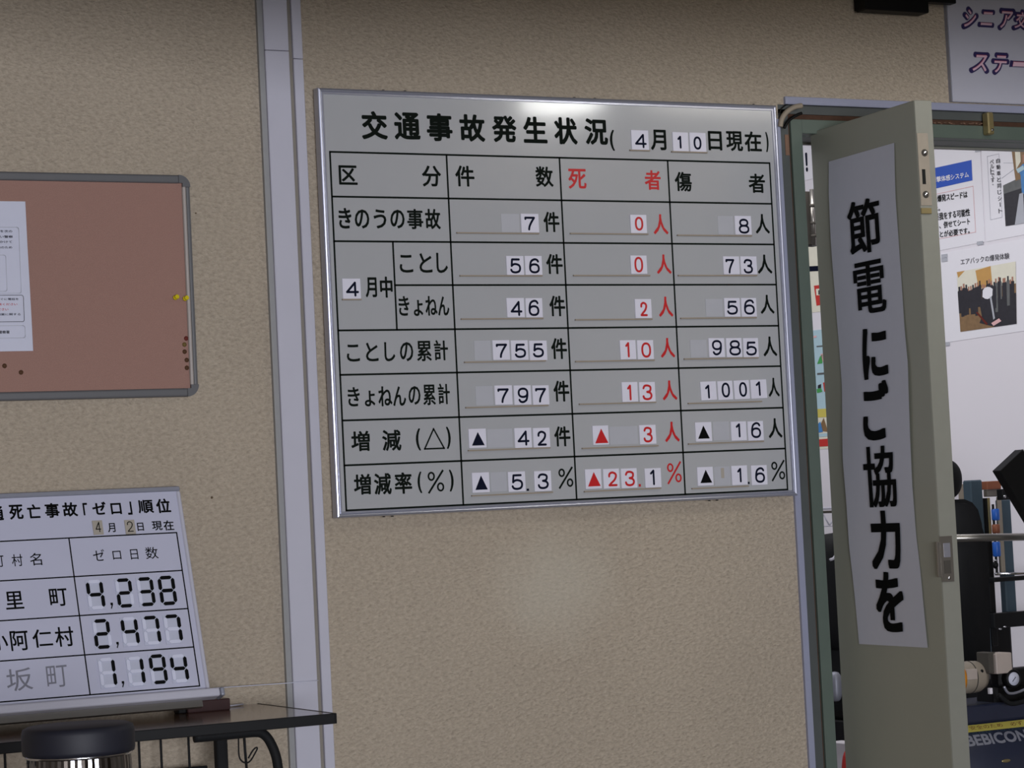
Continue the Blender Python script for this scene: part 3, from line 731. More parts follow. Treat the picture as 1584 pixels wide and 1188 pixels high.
def pushpin(px, py, label):
    u, v = ppl.loc(px, py); e = empty('push_pin', (PX0+u, -PT+.006, PZ0+v), label, 'push pin', 'yellow push pins on the cork board')
    prof_ = [(.0040, -.0130), (.0046, -.0124), (.0044, -.0105), (.0034, -.009), (.0034, -.006), (.0050, -.005), (.0052, -.0035), (.003, -.003)]
    lathe('pin_grip', prof_, 'pin_yellow', e, 14, 'Y'); lathe('pin_shaft', [(.0006, -.004), (.0006, .003)], 'steel', e, 6, 'Y')
    e.rotation_euler = (math.radians(-8), 0, math.radians(8))
pushpin(270, 461, 'yellow push pin, left one of the pair on the cork board')
pushpin(285, 462.5, 'yellow push pin, right one of the pair beside the silver rail')

# ================================================================== TABLE / RACK on the left
ZT = 1.037
tb = empty('console_table', (0.012, -.40, ZT), 'narrow table with glossy brown top and black steel frame against the wall', 'table')
box('tabletop', -1.35, -.001, .004, .398, -.016, 0, 'table_wood', tb, .001)
box('edge_band', -1.35, 0, 0, .004, -.019, .0008, 'edge_black', tb, .0015, 2)
box('edge_band', -.001, .003, .0, .398, -.019, .0008, 'edge_black', tb, .001)
def rel(pxs, Y, o): 
    return [Vector(atY(a, b, Y))-o.location for a, b in pxs]
bt_pts = rel([(300, 1131), (360, 1131), (395, 1132), (408, 1136), (418, 1148), (427, 1170), (431, 1195)], -.30, tb)
for p in bt_pts[:3]: p.z = -.030
end = bt_pts[-1].copy(); end.z = -ZT; end.x += .02
tube('bent_leg', smooth(bt_pts)+[end], .0095, 'soft_black', tb, 12)
q = rel([(333, 1160), (350, 1160)], -.12, tb)
box('flat_leg', q[0].x, q[1].x, q[0].y-.010, q[0].y+.010, -ZT, -.017, 'soft_black', tb, .002)
q = atY(290, 1190, -.06).z-ZT
for px, Yy in ((6, -.06), (214, -.06), (248, -.06), (291, -.06)):
    a = rel([(px, 1135), (px+2.5, 1190)], Yy, tb); a[0].z = -.017; a[1].z = q-.02
    tube('rack_rod', a, .0026, 'soft_black', tb, 8)
a = atY(215, 1187, -.06); 
tube('rack_rail', [Vector((-1.3, .34, q+.0)), Vector((atY(320, 1187, -.06).x-.012, .34, q))], .004, 'soft_black', tb, 8)
box('far_leg', -1.34, -1.31, .02, .05, -ZT, -.017, 'soft_black', tb, .002)
box('front_leg', -1.25, -1.22, .02, .05, -ZT, -.017, 'soft_black', tb, .002)
hk = tag(tube('wire_hook', smooth(arc([(369, 1130), (369, 1150), (370, 1170), (375, 1178), (382, 1180), (388, 1176), (394, 1166), (398, 1158), (396, 1156.5), (391, 1161), (384, 1173)], -.25)), .0016, 'soft_black', None, 8),
    'thin black wire hook hanging under the table edge', 'hook')
tag(tube('hanging_cable', [Vector(v) for v in arc([(377, 1129), (379, 1160), (382, 1195)], -.24)], .0028, 'soft_black', None, 8),
    'short black cable hanging straight down behind the wire hook', 'cable')

# brown block on the table
p = atZ(357, 1098, ZT)
bk = empty('brown_block', (p.x, p.y, ZT), 'small dark reddish brown case lying on the table before the leaning board', 'case')
bwid = p.x-atZ(271, 1104, ZT).x
box('case_body', -bwid*.83, 0, 0, .035, 0, .023, 'brown_box', bk, .002)
box('case_end', -bwid, -bwid*.84, .004, .032, 0, .020, 'black_plastic', bk, .002)
# thin cord on the wall
tag(tube('taut_cord', [atY(330, 1064.5, -.020), atY(440, 1057, -.020), atY(492, 1052.5, -.020)], .0009, 'paper', None, 6),
    'thin pale cord stretched across the wall beside the table', 'cord')
tag(tube('string', [atZ(300, 1094.5, ZT+.003), atZ(350, 1092.5, ZT+.003), atZ(376, 1089.3, ZT+.003)], .0018, 'trim_white', None, 8),
    'thin white cord lying at the back of the table behind the brown case', 'cord')

# ================================================================== LEANING ZERO-DAYS BOARD
P0 = atY(327, 1070, -.15); P1 = atY(276, 752, -.022)
zx = (P0.x+P1.x)/2
zb_v = Vector((0, P1.y-P0.y, P1.z-P0.z)); ZBH = zb_v.length; ZBW = 1.05
zpl = Plane((zx-ZBW, P0.y, P0.z), (1, 0, 0), zb_v)
zb = empty('ranking_board', label='white zero accident days ranking board leaning on the table', cat='board', matrix=zpl.matrix())
zl = zpl.loc
box('face_panel', .006, ZBW-.006, .002, .009, .004, ZBH-.004, 'zero_board_face', zb)
box('frame_rail', 0, ZBW, -.002, .011, ZBH-.010, ZBH, 'aluminium_dull', zb, .002)
box('frame_rail', ZBW-.008, ZBW, -.0015, .011, 0, ZBH-.010, 'trim_white', zb, .002)
box('frame_rail', 0, .008, -.0015, .011, 0, ZBH-.010, 'trim_white', zb, .002)
box('pen_tray', -.01, ZBW+.012, -.022, .011, -.014, .003, 'trim_white', zb, .004, 3)
box('tray_end_cap', ZBW+.0125, ZBW+.022, -.0225, .0115, -.0145, .0035, 'aluminium_dull', zb, .004, 3)
box('foot_rail', 0, ZBW-.02, -.002, .012, -.028, -.0145, 'steel', zb)
ZY = .0017
def zt(s, x0, y0, x1, y1, m='ink_black', w=.012, shear=0, rot=0): return text(s, bb(zl, *cc('L', x0, y0, x1, y1)), m, zb, ZY, w, shear, rot=rot)
for a in (('通', -48, 168, 20, 242), ('死', 45, 160, 118, 236), ('亡', 135, 158, 205, 230), ('事', 222, 152, 298, 228), ('故', 310, 148, 388, 222), ('「', 412, 152, 438, 215),
          ('ゼ', 458, 146, 530, 213), ('ロ', 550, 152, 606, 210), ('」', 632, 145, 658, 212), ('順', 685, 136, 765, 205), ('位', 775, 130, 850, 204)):
    zt(*a, w=.032)
for a in (('月', 535, 252, 575, 299), ('日', 682, 250, 716, 292), ('現', 755, 242, 808, 290), ('在', 812, 238, 866, 290)): zt(*a, w=.022)
for a in (('町', -32, 413, 22, 472), ('村', 58, 406, 115, 468), ('名', 148, 400, 210, 464), ('ゼ', 462, 383, 522, 442), ('ロ', 560, 390, 604, 434), ('日', 648, 382, 688, 434), ('数', 722, 370, 788, 432)):
    zt(*a, w=.006)
for a in (('里', 25, 590, 120, 682), ('町', 245, 576, 338, 667), ('小', -52, 788, 42, 890), ('阿', 50, 785, 145, 888), ('仁', 160, 778, 264, 872), ('村', 272, 766, 370, 868)): zt(*a, w=.014)
o = zt('坂', 30, 972, 165, 1088, 'ink_pencil', .004, .05, .04); o['label'] = 'grey handwritten lettering'
o = zt('町', 230, 958, 340, 1070, 'ink_pencil', -.004, .05, .03); o['label'] = 'pale grey handwritten lettering'
def zu(x, y): return zl(x/3.211, 730+y/3.211)
def zln(a, b): return (zu(*a), zu(*b))
xr = (zu(875, 302)[0]+zu(997, 1062)[0])/2; xm = (zu(340, 325)[0]+zu(452, 1105)[0])/2
zr = []
for a, b in (((340, 325), (875, 302)), ((365, 520), (903, 487)), ((395, 712), (932, 678)), ((422, 908), (965, 868)), ((452, 1105), (997, 1062))):
    zr.append((zu(*a)[1]+zu(*b)[1])/2)
lines('ruled_grid', [((.03, z), (xr, z)) for z in zr]+[((x, zr[0]), (x, zr[-1])) for x in (xm, xr, .03)], .0026, ZY, 'ink_black', zb)
SEG = {'0': 'abcdef', '1': 'bc', '2': 'abged', '3': 'abgcd', '4': 'fgbc', '5': 'afgcd', '6': 'afgedc', '7': 'abc', '8': 'abcdefg', '9': 'abcdfg'}
mm('segment_black', (8, 9, 10), .6, spec=.1); mm('segment_white', (214, 216, 234), .5); mm('segment_well', (190, 193, 210), .6)
def seven(ch, x0, y0, x1, y1):
    a, b, c, d = bb(zl, *cc('L', x0, y0, x1, y1)); W, H = (c-a), (d-b); t = W*.20
    e = box('digit_unit', a-.0005, c+.0005, ZY-.0010, .0022, b-.0005, d+.0005, 'segment_well', zb)
    xm_ = (a+c)/2; zm = (b+d)/2
    def hseg(z, x0_, x1_): return [(x0_, z), (x0_+t/2, z+t/2), (x1_-t/2, z+t/2), (x1_, z), (x1_-t/2, z-t/2), (x0_+t/2, z-t/2)]
    def vseg(x, z0_, z1_): return [(x, z0_), (x+t/2, z0_+t/2), (x+t/2, z1_-t/2), (x, z1_), (x-t/2, z1_-t/2), (x-t/2, z0_+t/2)]
    g = t*.18; L_, R_ = a+t/2, c-t/2; B_, T_ = b+t/2, d-t/2
    shp = {'a': hseg(T_, L_+g, R_-g), 'g': hseg(zm, L_+g, R_-g), 'd': hseg(B_, L_+g, R_-g), 'f': vseg(L_, zm+g, T_-g), 'b': vseg(R_, zm+g, T_-g), 'e': vseg(L_, B_+g, zm-g), 'c': vseg(R_, B_+g, zm-g)}
    for k, P in shp.items():
        on = k in SEG[ch]
        s = poly('segment', P, 'segment_black' if on else 'segment_white', e, ZY-.0030, .0020)
        s['label'] = 'black segment' if on else 'white segment'
for a in (('4', 430, 535, 520, 685), ('2', 575, 528, 662, 675), ('3', 681, 522, 769, 668), ('8', 787, 515, 876, 663),
          ('2', 462, 730, 552, 880), ('4', 602, 720, 691, 867), ('7', 708, 714, 798, 860), ('7', 815, 707, 905, 853),
          ('1', 490, 922, 579, 1074), ('1', 630, 916, 720, 1064), ('9', 742, 905, 830, 1055), ('4', 847, 905, 936, 1048)): seven(*a)
for x, y in ((556, 658), (585, 853), (612, 1048)):
    u, v = zu(x, y); poly('printed_comma', [(u-.0022, v+.004), (u+.0028, v+.004), (u+.0028, v), (u-.0008, v-.0085), (u-.0026, v-.0075), (u-.0002, v-.001), (u-.0022, v-.001)], 'ink_black', zb, ZY)
gz_ = 'date tiles on the ranking board'
tile('4', cc('L', 459, 240, 514, 312), cc('L', 472, 248, 502, 300), 'beige magnet tile with a thin four in the date of the leaning board', 'ink_black', group=gz_, loc=zl, face='tile_beige', front=.002, mtx=zpl.matrix(), w=.0019)
tile('2', cc('L', 619, 237, 674, 309), cc('L', 630, 245, 662, 298), 'beige magnet tile with a thin two in the date of the leaning board', 'ink_black', group=gz_, loc=zl, face='tile_beige', front=.002, mtx=zpl.matrix(), w=.0019)

# ================================================================== CHROME CANISTER in front of the table
CY = -1.05
cl = atY(36, 1140, CY); cr_ = atY(204, 1131, CY); cc0 = (cl+cr_)/2; R = (cr_-cl).length/2
ctop = atY(120, 1121, CY).z; clow = atY(122, 1164, CY).z
can = empty('ash_stand', (cc0.x, CY, 0), 'round chrome stand with thick dark blue-black lid in front of the table', 'stand')
lathe('lid', [(.001, ctop), (R*.90, ctop), (R*.975, ctop-.003), (R, ctop-.010), (R, clow+.006), (R*.985, clow), (.001, clow)], 'lid_navy', can, 64)
lathe('rim_ring', [(.001, clow), (R*.93, clow), (R*.95, clow-.002), (R*.93, clow-.005), (.001, clow-.005)], 'chrome', can, 64)
lathe('ribbed_body', [(.001, clow-.005), (R*.91, clow-.005), (R*.92, clow-.02), (R*.92, .03), (R*.90, .02), (.001, .02)], 'chrome_body', can, 96, rib=.012)
lathe('base_ring', [(.001, .03), (R*.98, .03), (R, .02), (R, 0), (.001, 0)], 'black_plastic', can, 48)

# ================================================================== DOOR LEAF with banner
H0 = Vector((1.462, .03, 0)); H1 = Vector((1.4335, -.41, 0)); du = (H1-H0).normalized(); LW = (H1-H0).length; LH = 2.247
lpl = Plane((H0.x, H0.y, 0), du, (0, 0, 1))
leaf = empty('door_1', matrix=lpl.matrix(), struct=True)
TH = .044
box('leaf_panel', 0, LW-.002, 0, TH, .01, LH, 'door_green', leaf, .0012)
box('edge_plate', LW-.002, LW, .0, TH, .01, LH, 'door_edge', leaf, .0008)
# edge hardware in a frame facing along the leaf edge: x -> across thickness
epl = Plane(H1, lpl.N*-1, (0, 0, 1))
def eb(px0, py0, px1, py1):
    a = epl.loc(px0, (py0+py1)/2); b = epl.loc(px1, (py0+py1)/2); c = epl.loc((px0+px1)/2, py0); d = epl.loc((px0+px1)/2, py1)
    return a[0], b[0], d[1], c[1]
def ebox(name, q, out0, out1, m, parent, bev=0):
    # map edge coordinates into the leaf's local frame (y = across thickness, x = outwards)
    return box(name, LW+out0, LW+out1, q[0], q[1], q[2], q[3], m, parent, bev)
fb = empty('flush_bolt', label='long steel flush bolt plate set in the edge of the open door leaf', cat='bolt', matrix=lpl.matrix())
ebox('plate', eb(1421, 206, 1438, 318), 0, .0016, 'motor_beige', fb, .0005)
ebox('slot', eb(1426, 262, 1431, 285), .0016, .0022, 'black_plastic', fb)
for (x, y) in ((1429.5, 236.5), (1431.5, 301)):
    q = epl.loc(x, y)
    lathe('screw_cup', [(.0078, 0), (.0078, .0012), (.0066, .0022), (.0001, .0022)], 'gap_dark', fb, 20, 'X', (LW+.0015, q[0], q[1]))
    lathe('screw_head', [(.0056, .001), (.005, .003), (.003, .0042), (.0001, .0046)], 'chrome', fb, 18, 'X', (LW+.002, q[0], q[1]))
ebox('brass_clip', eb(1424, 322, 1440, 331), 0, .004, 'brass', fb, .001)
lk = empty('lock_strike', label='steel latch strike plate with two slots in the edge of the open door leaf', cat='lock', matrix=lpl.matrix())
ebox('plate', eb(1455, 829, 1474, 900), 0, .0018, 'steel', lk, .0005)
ebox('side_lip', eb(1449.5, 838, 1454, 893), -.002, .003, 'steel', lk, .0008)
ebox('slot', eb(1459, 840, 1469, 862), .0018, .0026, 'aluminium', lk)
ebox('slot', eb(1460, 867, 1470, 887), .0018, .0026, 'gap_dark', lk)
q = epl.loc(1468, 894); lathe('screw_head', [(.0034, 0), (.003, .0012), (.0001, .0014)], 'chrome', lk, 14, 'X', (LW+.0018, q[0], q[1]))
# banner sheet hanging on the leaf
LE = [(1283, 253), (1283.7, 300), (1289.4, 401), (1296, 502), (1304, 603), (1305.3, 670), (1306.5, 714), (1312, 777), (1316, 852), (1320, 890), (1330, 998)]
RE = [(1384, 218), (1386.6, 303), (1393, 401), (1400.5, 502), (1407, 563), (1409.5, 637), (1410.5, 676), (1413, 751), (1418, 827), (1425, 885), (1436.5, 1000)]
def interp(E_, y):
    for (x0, y0), (x1, y1) in zip(E_, E_[1:]):
        if y <= y1 or (x1, y1) == E_[-1]: return x0+(x1-x0)*(y-y0)/(y1-y0)
lu = lambda E_, t: lpl.loc(interp(E_, E_[0][1]+t*(E_[-1][1]-E_[0][1])), E_[0][1]+t*(E_[-1][1]-E_[0][1]))
zt_ = (lpl.loc(*LE[0])[1]+lpl.loc(*RE[0])[1])/2; zb_ = (lpl.loc(*LE[-1])[1]+lpl.loc(*RE[-1])[1])/2
ban = empty('power_saving_banner', label='tall white paper banner with heavy black characters taped on the open green door leaf', cat='banner', matrix=lpl.matrix())
def bulge(u, z):
    t = (zt_-z)/(zt_-zb_)
    return -.0016-.0035*(.5+.5*math.sin(t*11+u*6))*min(1, 6*t)*min(1, 6*(1-t)+.3)
bm = bmesh.new(); NZ, NX = 60, 8; grid = []
for j in range(NZ+1):
    t = j/NZ; a = lu(LE, t); b = lu(RE, t); z = zt_+(zb_-zt_)*t
    grid.append([bm.verts.new((a[0]+(b[0]-a[0])*i/NX, bulge(a[0]+(b[0]-a[0])*i/NX, z), z)) for i in range(NX+1)])
for j in range(NZ):
    for i in range(NX): bm.faces.new((grid[j][i], grid[j][i+1], grid[j+1][i+1], grid[j+1][i]))
link('paper_sheet', fin(bm, True), 'banner_paper', ban)
BWT = {'節': (.026, .014), '電': (.026, .012), 'に': (.036, .036), 'ご': (.036, .034), '協': (.022, .014), '力': (.036, .036), 'を': (.034, .030)}
for ch, cx, cy, w, h in (('節', 1340, 350, 50, 84), ('電', 1348, 444, 49, 82), ('に', 1356.5, 546, 40, 80), ('ご', 1359, 635, 42, 92), ('協', 1365, 737, 49, 95), ('力', 1373, 835, 46, 91), ('を', 1379, 931, 43, 93)):
    a = lpl.loc(cx-w/2, cy)[0]; b = lpl.loc(cx+w/2, cy)[0]; c = lpl.loc(cx, cy-h/2)[1]; d = lpl.loc(cx, cy+h/2)[1]
    text(ch, (a, d, b, c), 'ink_black', ban, 0, BWT[ch], vert=lambda u, z: bulge(u, z)-.0022)

# ================================================================== SIGN ABOVE THE DOOR
spl = Plane(atY(1474.5, 157, -.012), (1, 0, 0), (0, 0, 1))
SH = .5; 
sg = empty('overhead_sign', tuple(spl.O), 'white sign board with slanted navy outlined letters above the doorway', 'sign')
box('sign_board', 0, 1.4, 0, .0115, 0, SH, 'sign_white', sg, .002)
box('sign_edge', -.003, 0, .001, .0115, 0, SH, 'aluminium_dull', sg)
def stx(s, x0, y0, x1, y1):
    b4 = bb(spl.loc, *cc('S', x0, y0, x1, y1)); a, b, c, d = b4; W, H = c-a, d-b
    sh = .30; k = W*.15; k2 = H*.13; W0 = sh*H*.5
    core = (a+k+W0*.45, b+k2, c-k-W0*.45, d-k2)
    o = text(s, (a+W0*.45, b, c-W0*.45, d), 'sign_navy', sg, -.0004, .085, sh); o['label'] = 'navy letter outline'
    text(s, core, 'sign_red', sg, -.0008, .018, sh)['label'] = 'red letter rim'
    o = text(s, (core[0]+.0004, core[1]-.0004, core[2]+.0004, core[3]-.0014), 'sign_pink', sg, -.0012, .012, sh); o['label'] = 'pale pink letter'
for a in (('シ', 1030, 50, 1205, 262), ('ニ', 1180, 78, 1348, 242), ('ア', 1340, 65, 1515, 272), ('交', 1470, 75, 1650, 272), ('ス', 1102, 443, 1312, 642), ('テ', 1280, 448, 1470, 655), ('ー', 1455, 522, 1640, 585)):
    stx(*a)
# black fixture at the top right of the wall
a = atY(1340, 14, -.055); b = atY(1438, 17, -.055)
fx = empty('wall_fixture', (a.x, 0, a.z), 'black box fixture mounted high on the wall above the open door', 'fixture')
box('housing', 0, b.x-a.x, -.055, -.012, 0, .10, 'black_plastic', fx, .003)
box('mounting_plate', .005, b.x-a.x-.005, -.012, 0, .006, .10, 'black_plastic', fx, .001)
c = atY(1480, 5, -.055); box('bracket_arm', b.x-a.x, c.x-a.x, -.055, -.03, atY(1460, 4, -.055).z-a.z, .10, 'black_plastic', fx, .002)

# ================================================================== BACK ROOM
PYC = 1.8
O = atY(1520, 500, PYC); U = Vector((.29, -.957, 0)).normalized()
back = Plane((O.x, O.y, 0), U, (0, 0, 1))
bw = empty('wall_partition', matrix=back.matrix(), struct=True)
box('partition_panel', -2.6, 1.2, 0, .05, 0, 3.1, 'panel_white', bw)
structure(box('wall_far', -2.5, 5.6, 4.9, 5.0, 0, 3.1, 'panel_white'))
def bq(pts): return [back.loc(*p) for p in pts]
def sheet(name, label, pts, m='poster_white', y=-.002):
    e = empty(name, matrix=back.matrix(), label=label, cat='poster')
    L_ = bq(pts); poly('sheet', L_, m, e, y, .0015); return e
def btx(s, e, cx, cy, w, h, m='ink_black', wt=.02, y=-.0035, fine=True):
    a = back.loc(cx-w/2, cy)[0]; b = back.loc(cx+w/2, cy)[0]; c = back.loc(cx, cy-h/2)[1]; d = back.loc(cx, cy+h/2)[1]
    return text(s, (a, d, b, c), m, e, y, wt)
# poster 1: blue banner and boxed text
e1 = sheet('text_poster', 'white poster with blue banner and bold black text behind the door edge', [(1380, 250), (1516, 216), (1524, 374), (1390, 400)])
poly('blue_banner', bq([(1400, 270), (1503.5, 247.5), (1505, 279), (1402, 302)]), 'blue_print', e1, -.003)
btx('自動車衝撃体感システム', e1, 1461, 276, 78, 9, 'poster_white', .02, -.004)
segs = [(back.loc(*a), back.loc(*b)) for a, b in (((1410, 309), (1506, 288)), ((1506, 288), (1510, 359)), ((1510, 359), (1412, 377)))]
lines('red_border', segs, .0016, -.0034, 'pink_line', e1)
btx('の爆発スピードは', e1, 1471, 304.5, 53, 11)
btx('は。', e1, 1450, 323, 10, 8)
btx('怪我をする可能性', e1, 1474, 332, 55, 11.5); btx('ら、併せてシート', e1, 1474.5, 346, 54, 10.5); btx('ことが必要です。', e1, 1474, 360, 54, 10)
# poster 2: seat belt picture with vertical caption
e2 = sheet('picture_poster', 'white poster with vertical caption and a picture of a blue clad figure', [(1518, 216), (1640, 190), (1644, 352), (1526, 374)])
for s, x, y0, y1 in (('自動車と同じシート', 1544.5, 244, 331), ('ベルトです。', 1535, 247, 289)):
    n = len(s); 
    for i, ch in enumerate(s):
        y = y0+(y1-y0)*(i+.5)/n
        btx('｜' if ch == 'ー' else ch, e2, x+(y-y0)*.048, y, (1 if ch == 'ー' else 6) if ch not in '。' else 2, 7 if ch not in '。' else 2, 'photo_dark', .012)
segs = [(back.loc(*a), back.loc(*b)) for a, b in (((1528, 242), (1546, 238)), ((1546, 238), (1551, 336)), ((1551, 336), (1533, 340)), ((1533, 340), (1528, 242)), ((1550, 276), (1572, 260)), ((1553, 252), (1570, 252)))]
lines('caption_border', segs, .0012, -.0034, 'grey_line', e2)
for pts, m, dy in (([(1552.5, 287), (1640, 246), (1644, 336), (1556.5, 350)], 'photo_grey', 0), ([(1554, 300), (1640, 272), (1644, 336), (1556.5, 350)], 'photo_dark', .0002),
                   ([(1566, 234), (1640, 218), (1640, 255), (1572, 280)], 'photo_brown', .0004), ([(1571, 233), (1579, 231), (1580, 250), (1573, 262)], 'cream_print', .0006),
                   ([(1576, 262), (1583, 254), (1600, 250), (1602, 300), (1582, 300), (1580, 272)], 'photo_blue', .0008), ([(1573, 262), (1584, 256), (1586, 262), (1576, 268)], 'pale_blue_print', .001),
                   ([(1578, 300), (1584, 298), (1586, 345), (1571, 348)], 'grey_line', .001), ([(1583, 240), (1590, 238), (1590, 250), (1583, 252)], 'photo_skin', .001)):
    poly('picture_area', bq(pts), m, e2, -.0036-dy)
# poster 3: crowd picture
e3 = sheet('crowd_poster', 'white poster with a photograph of a crowd under a one-line caption', [(1446, 394), (1640, 360), (1644, 503), (1456, 531)])
btx('エアバックの爆発体験', e3, 1524.5, 400.5, 76, 9.5, 'photo_dark', .006)
Q = bq([(1481, 421), (1572, 404.5), (1573.5, 501), (1486.5, 513.5)])
def pq(u, v):
    a = Vector(Q[0]).lerp(Vector(Q[1]), u); b = Vector(Q[3]).lerp(Vector(Q[2]), u); return tuple(a.lerp(b, v))
def pp(pts, m, k): poly('picture_area', [pq(*p) for p in pts], m, e3, -.0034-.0002*k)
pp([(0, 0), (1, 0), (1, 1), (0, 1)], 'photo_brown', 0)
pp([(0, 0), (1, 0), (1, .35), (0, .35)], 'cream_print', 1)
pp([(.32, .03), (.58, 0), (.6, .33), (.36, .33)], 'photo_orange', 2)
pp([(.0, .0), (.14, 0), (.02, .1)], 'photo_orange', 2)
pp([(.5, .55), (1, .5), (1, 1), (.62, 1), (.35, .9)], 'photo_dark', 2)
random.seed(11)
for i in range(24):
    u = .03+.95*i/24+random.uniform(-.01, .01); v = .20+random.uniform(0, .09); w = .022+random.uniform(0, .012); hgt = random.uniform(.35, .55)
    pp([(u-w, v+.08), (u, v+.04), (u+w, v+.08), (u+w*.9, v+hgt), (u-w*.9, v+hgt)], random.choice(['photo_dark', 'photo_dark', 'photo_grey', 'photo_dark']), 3+i % 2)
    pp([(u-w*.5, v), (u+w*.5, v), (u+w*.45, v+.07), (u-w*.45, v+.07)], 'photo_skin' if i % 3 else 'photo_dark', 5)
pp([(.515+.085*math.cos(k*.524)*(1+.12*(k % 3)), .43+.10*math.sin(k*.524)) for k in range(12)], 'poster_white', 7)
pp([(.36, .52), (.52, .50), (.6, .62), (.56, .80), (.4, .8)], 'photo_dark', 6)
pp([(.55, .5), (.58, .5), (.63, .86), (.6, .88)], 'grey_line', 8)
pp([(.30, .72), (.325, .71), (.50, .93), (.47, .95)], 'tack_red', 7)
pp([(.56, .93), (.70, .87), (.74, .92), (.60, .98)], 'pink_line', 8)
# tape tabs
for x, y in ((1462, 396), (1465, 532), (1517, 376), (1514, 232), (1462, 402)):
    u, v = back.loc(x, y); box('tape_tab', u-.012, u+.012, -.0045, -.0040, v-.006, v+.006, 'grey_line', e3)

# left gap posters (seen between jamb and leaf)
g0 = sheet('exclamation_poster', 'white sheet with a bold exclamation mark in the gap beside the jamb', [(1225, 214), (1257, 232), (1259, 276), (1228, 284)])
btx('！', g0, 1248.5, 251, 3.2, 30, 'ink_navy', .04)
g1 = sheet('bus_poster', 'cream poster with a red bus picture in the gap beside the open leaf', [(1230, 374), (1300, 370), (1306, 478), (1234, 486)], 'cream_print')
for pts, m, k in (([(1265, 384), (1272, 380), (1274, 396), (1266, 398)], 'photo_skin', 0), ([(1266, 381), (1273, 379), (1273, 385), (1268, 385)], 'photo_dark', 1), ([(1266, 398), (1274, 396), (1275, 408), (1267, 408)], 'photo_blue', 0),
                  ([(1252, 412), (1290, 410), (1290, 418), (1253, 420)], 'ink_navy', 0), ([(1260, 442), (1276, 440), (1279, 470), (1264, 473)], 'red_print', 0), ([(1263, 447), (1274, 446), (1275, 456), (1264, 457)], 'cream_print', 1), ([(1267, 449), (1271, 449), (1271, 455), (1267, 456)], 'photo_dark', 2)):
    poly('picture_area', bq(pts), m, g1, -.0034-.0003*k)
g2 = sheet('pale_blue_poster', 'pale blue poster with small green and pink pictures beside the open leaf', [(1236, 514), (1302, 506), (1308, 632), (1242, 634)], 'pale_blue_print')
for pts, m in (([(1265, 563), (1269, 552), (1273, 548), (1273, 562)], 'green_print'), ([(1270, 548), (1276, 546), (1279, 556), (1274, 560)], 'pink_line'), ([(1264, 602), (1271, 600), (1273, 606), (1265, 608)], 'green_print'),
               ([(1266, 596), (1271, 594), (1271, 600), (1266, 601)], 'photo_dark'), ([(1274, 592), (1280, 590), (1281, 604), (1276, 606)], 'red_print'), ([(1258, 520), (1264, 519), (1264, 522), (1258, 523)], 'pink_line'),
               ([(1264, 535), (1276, 534), (1276, 536), (1264, 537)], 'photo_grey'), ([(1265, 577), (1278, 576), (1278, 579), (1265, 580)], 'photo_grey')):
    poly('picture_area', bq(pts), m, g2, -.0034)
g3 = sheet('yellow_poster', 'small poster with yellow heading, figure picture and red footer beside the leaf', [(1246, 634), (1310, 630), (1316, 692), (1250, 696)], 'cream_print')
for pts, m, k in (([(1246, 634), (1310, 630), (1311, 643), (1247, 647)], 'yellow_print', 0), ([(1266, 666), (1275, 646), (1282, 668)], 'photo_brown', 0), ([(1264, 658), (1270, 652), (1274, 668), (1265, 670)], 'photo_blue', 1),
                  ([(1248, 672), (1314, 668), (1314, 673), (1248, 677)], 'pale_blue_print', 0), ([(1249, 681), (1314, 676), (1315, 688), (1250, 692)], 'red_print', 0)):
    poly('picture_area', bq(pts), m, g3, -.0034-.0003*k)

def pb(name, x0, y0, x1, y1, Y, dep, m, parent, bev=.002, seg=1):
    a = atY(x0, (y0+y1)/2, Y); b = atY(x1, (y0+y1)/2, Y); c = atY((x0+x1)/2, y0, Y); d = atY((x0+x1)/2, y1, Y); o = parent.location
    return box(name, a.x-o.x, b.x-o.x, Y-o.y, Y+dep-o.y, d.z-o.z, c.z-o.z, m, parent, bev, seg)
# dark cabinet with pole, seen high in the gap
Yc = 1.3; a = atY(1246, 379, Yc)
hc = empty('dark_stand', (a.x, Yc, 0), 'dark brown stand with pale pole seen in the gap beside the jamb', 'stand')
pb('dark_panel', 1243, 296, 1270, 379, Yc+.03, .05, 'gap_dark', hc)
tube('pole', [Vector(atY(1255.5, 293, Yc))-hc.location, Vector(atY(1259.5, 380, Yc))-hc.location], .0065, 'steel', hc, 12)
for y in (318, 345, 365):
    p = Vector(atY(1254.5+(y-293)*.05+1, y, Yc))-hc.location; lathe('pole_joint', [(.0085, -.004), (.0085, .004)], 'gap_dark', hc, 12, 'Z', tuple(p))
p = Vector(atY(1246, 330, Yc))-hc.location
box('support_column', p.x-.10, p.x-.07, .03, .07, -hc.location.z, p.z, 'gap_dark', hc)
box('support_arm', p.x-.10, p.x+.02, .03, .07, p.z-.02, p.z+.02, 'gap_dark', hc)

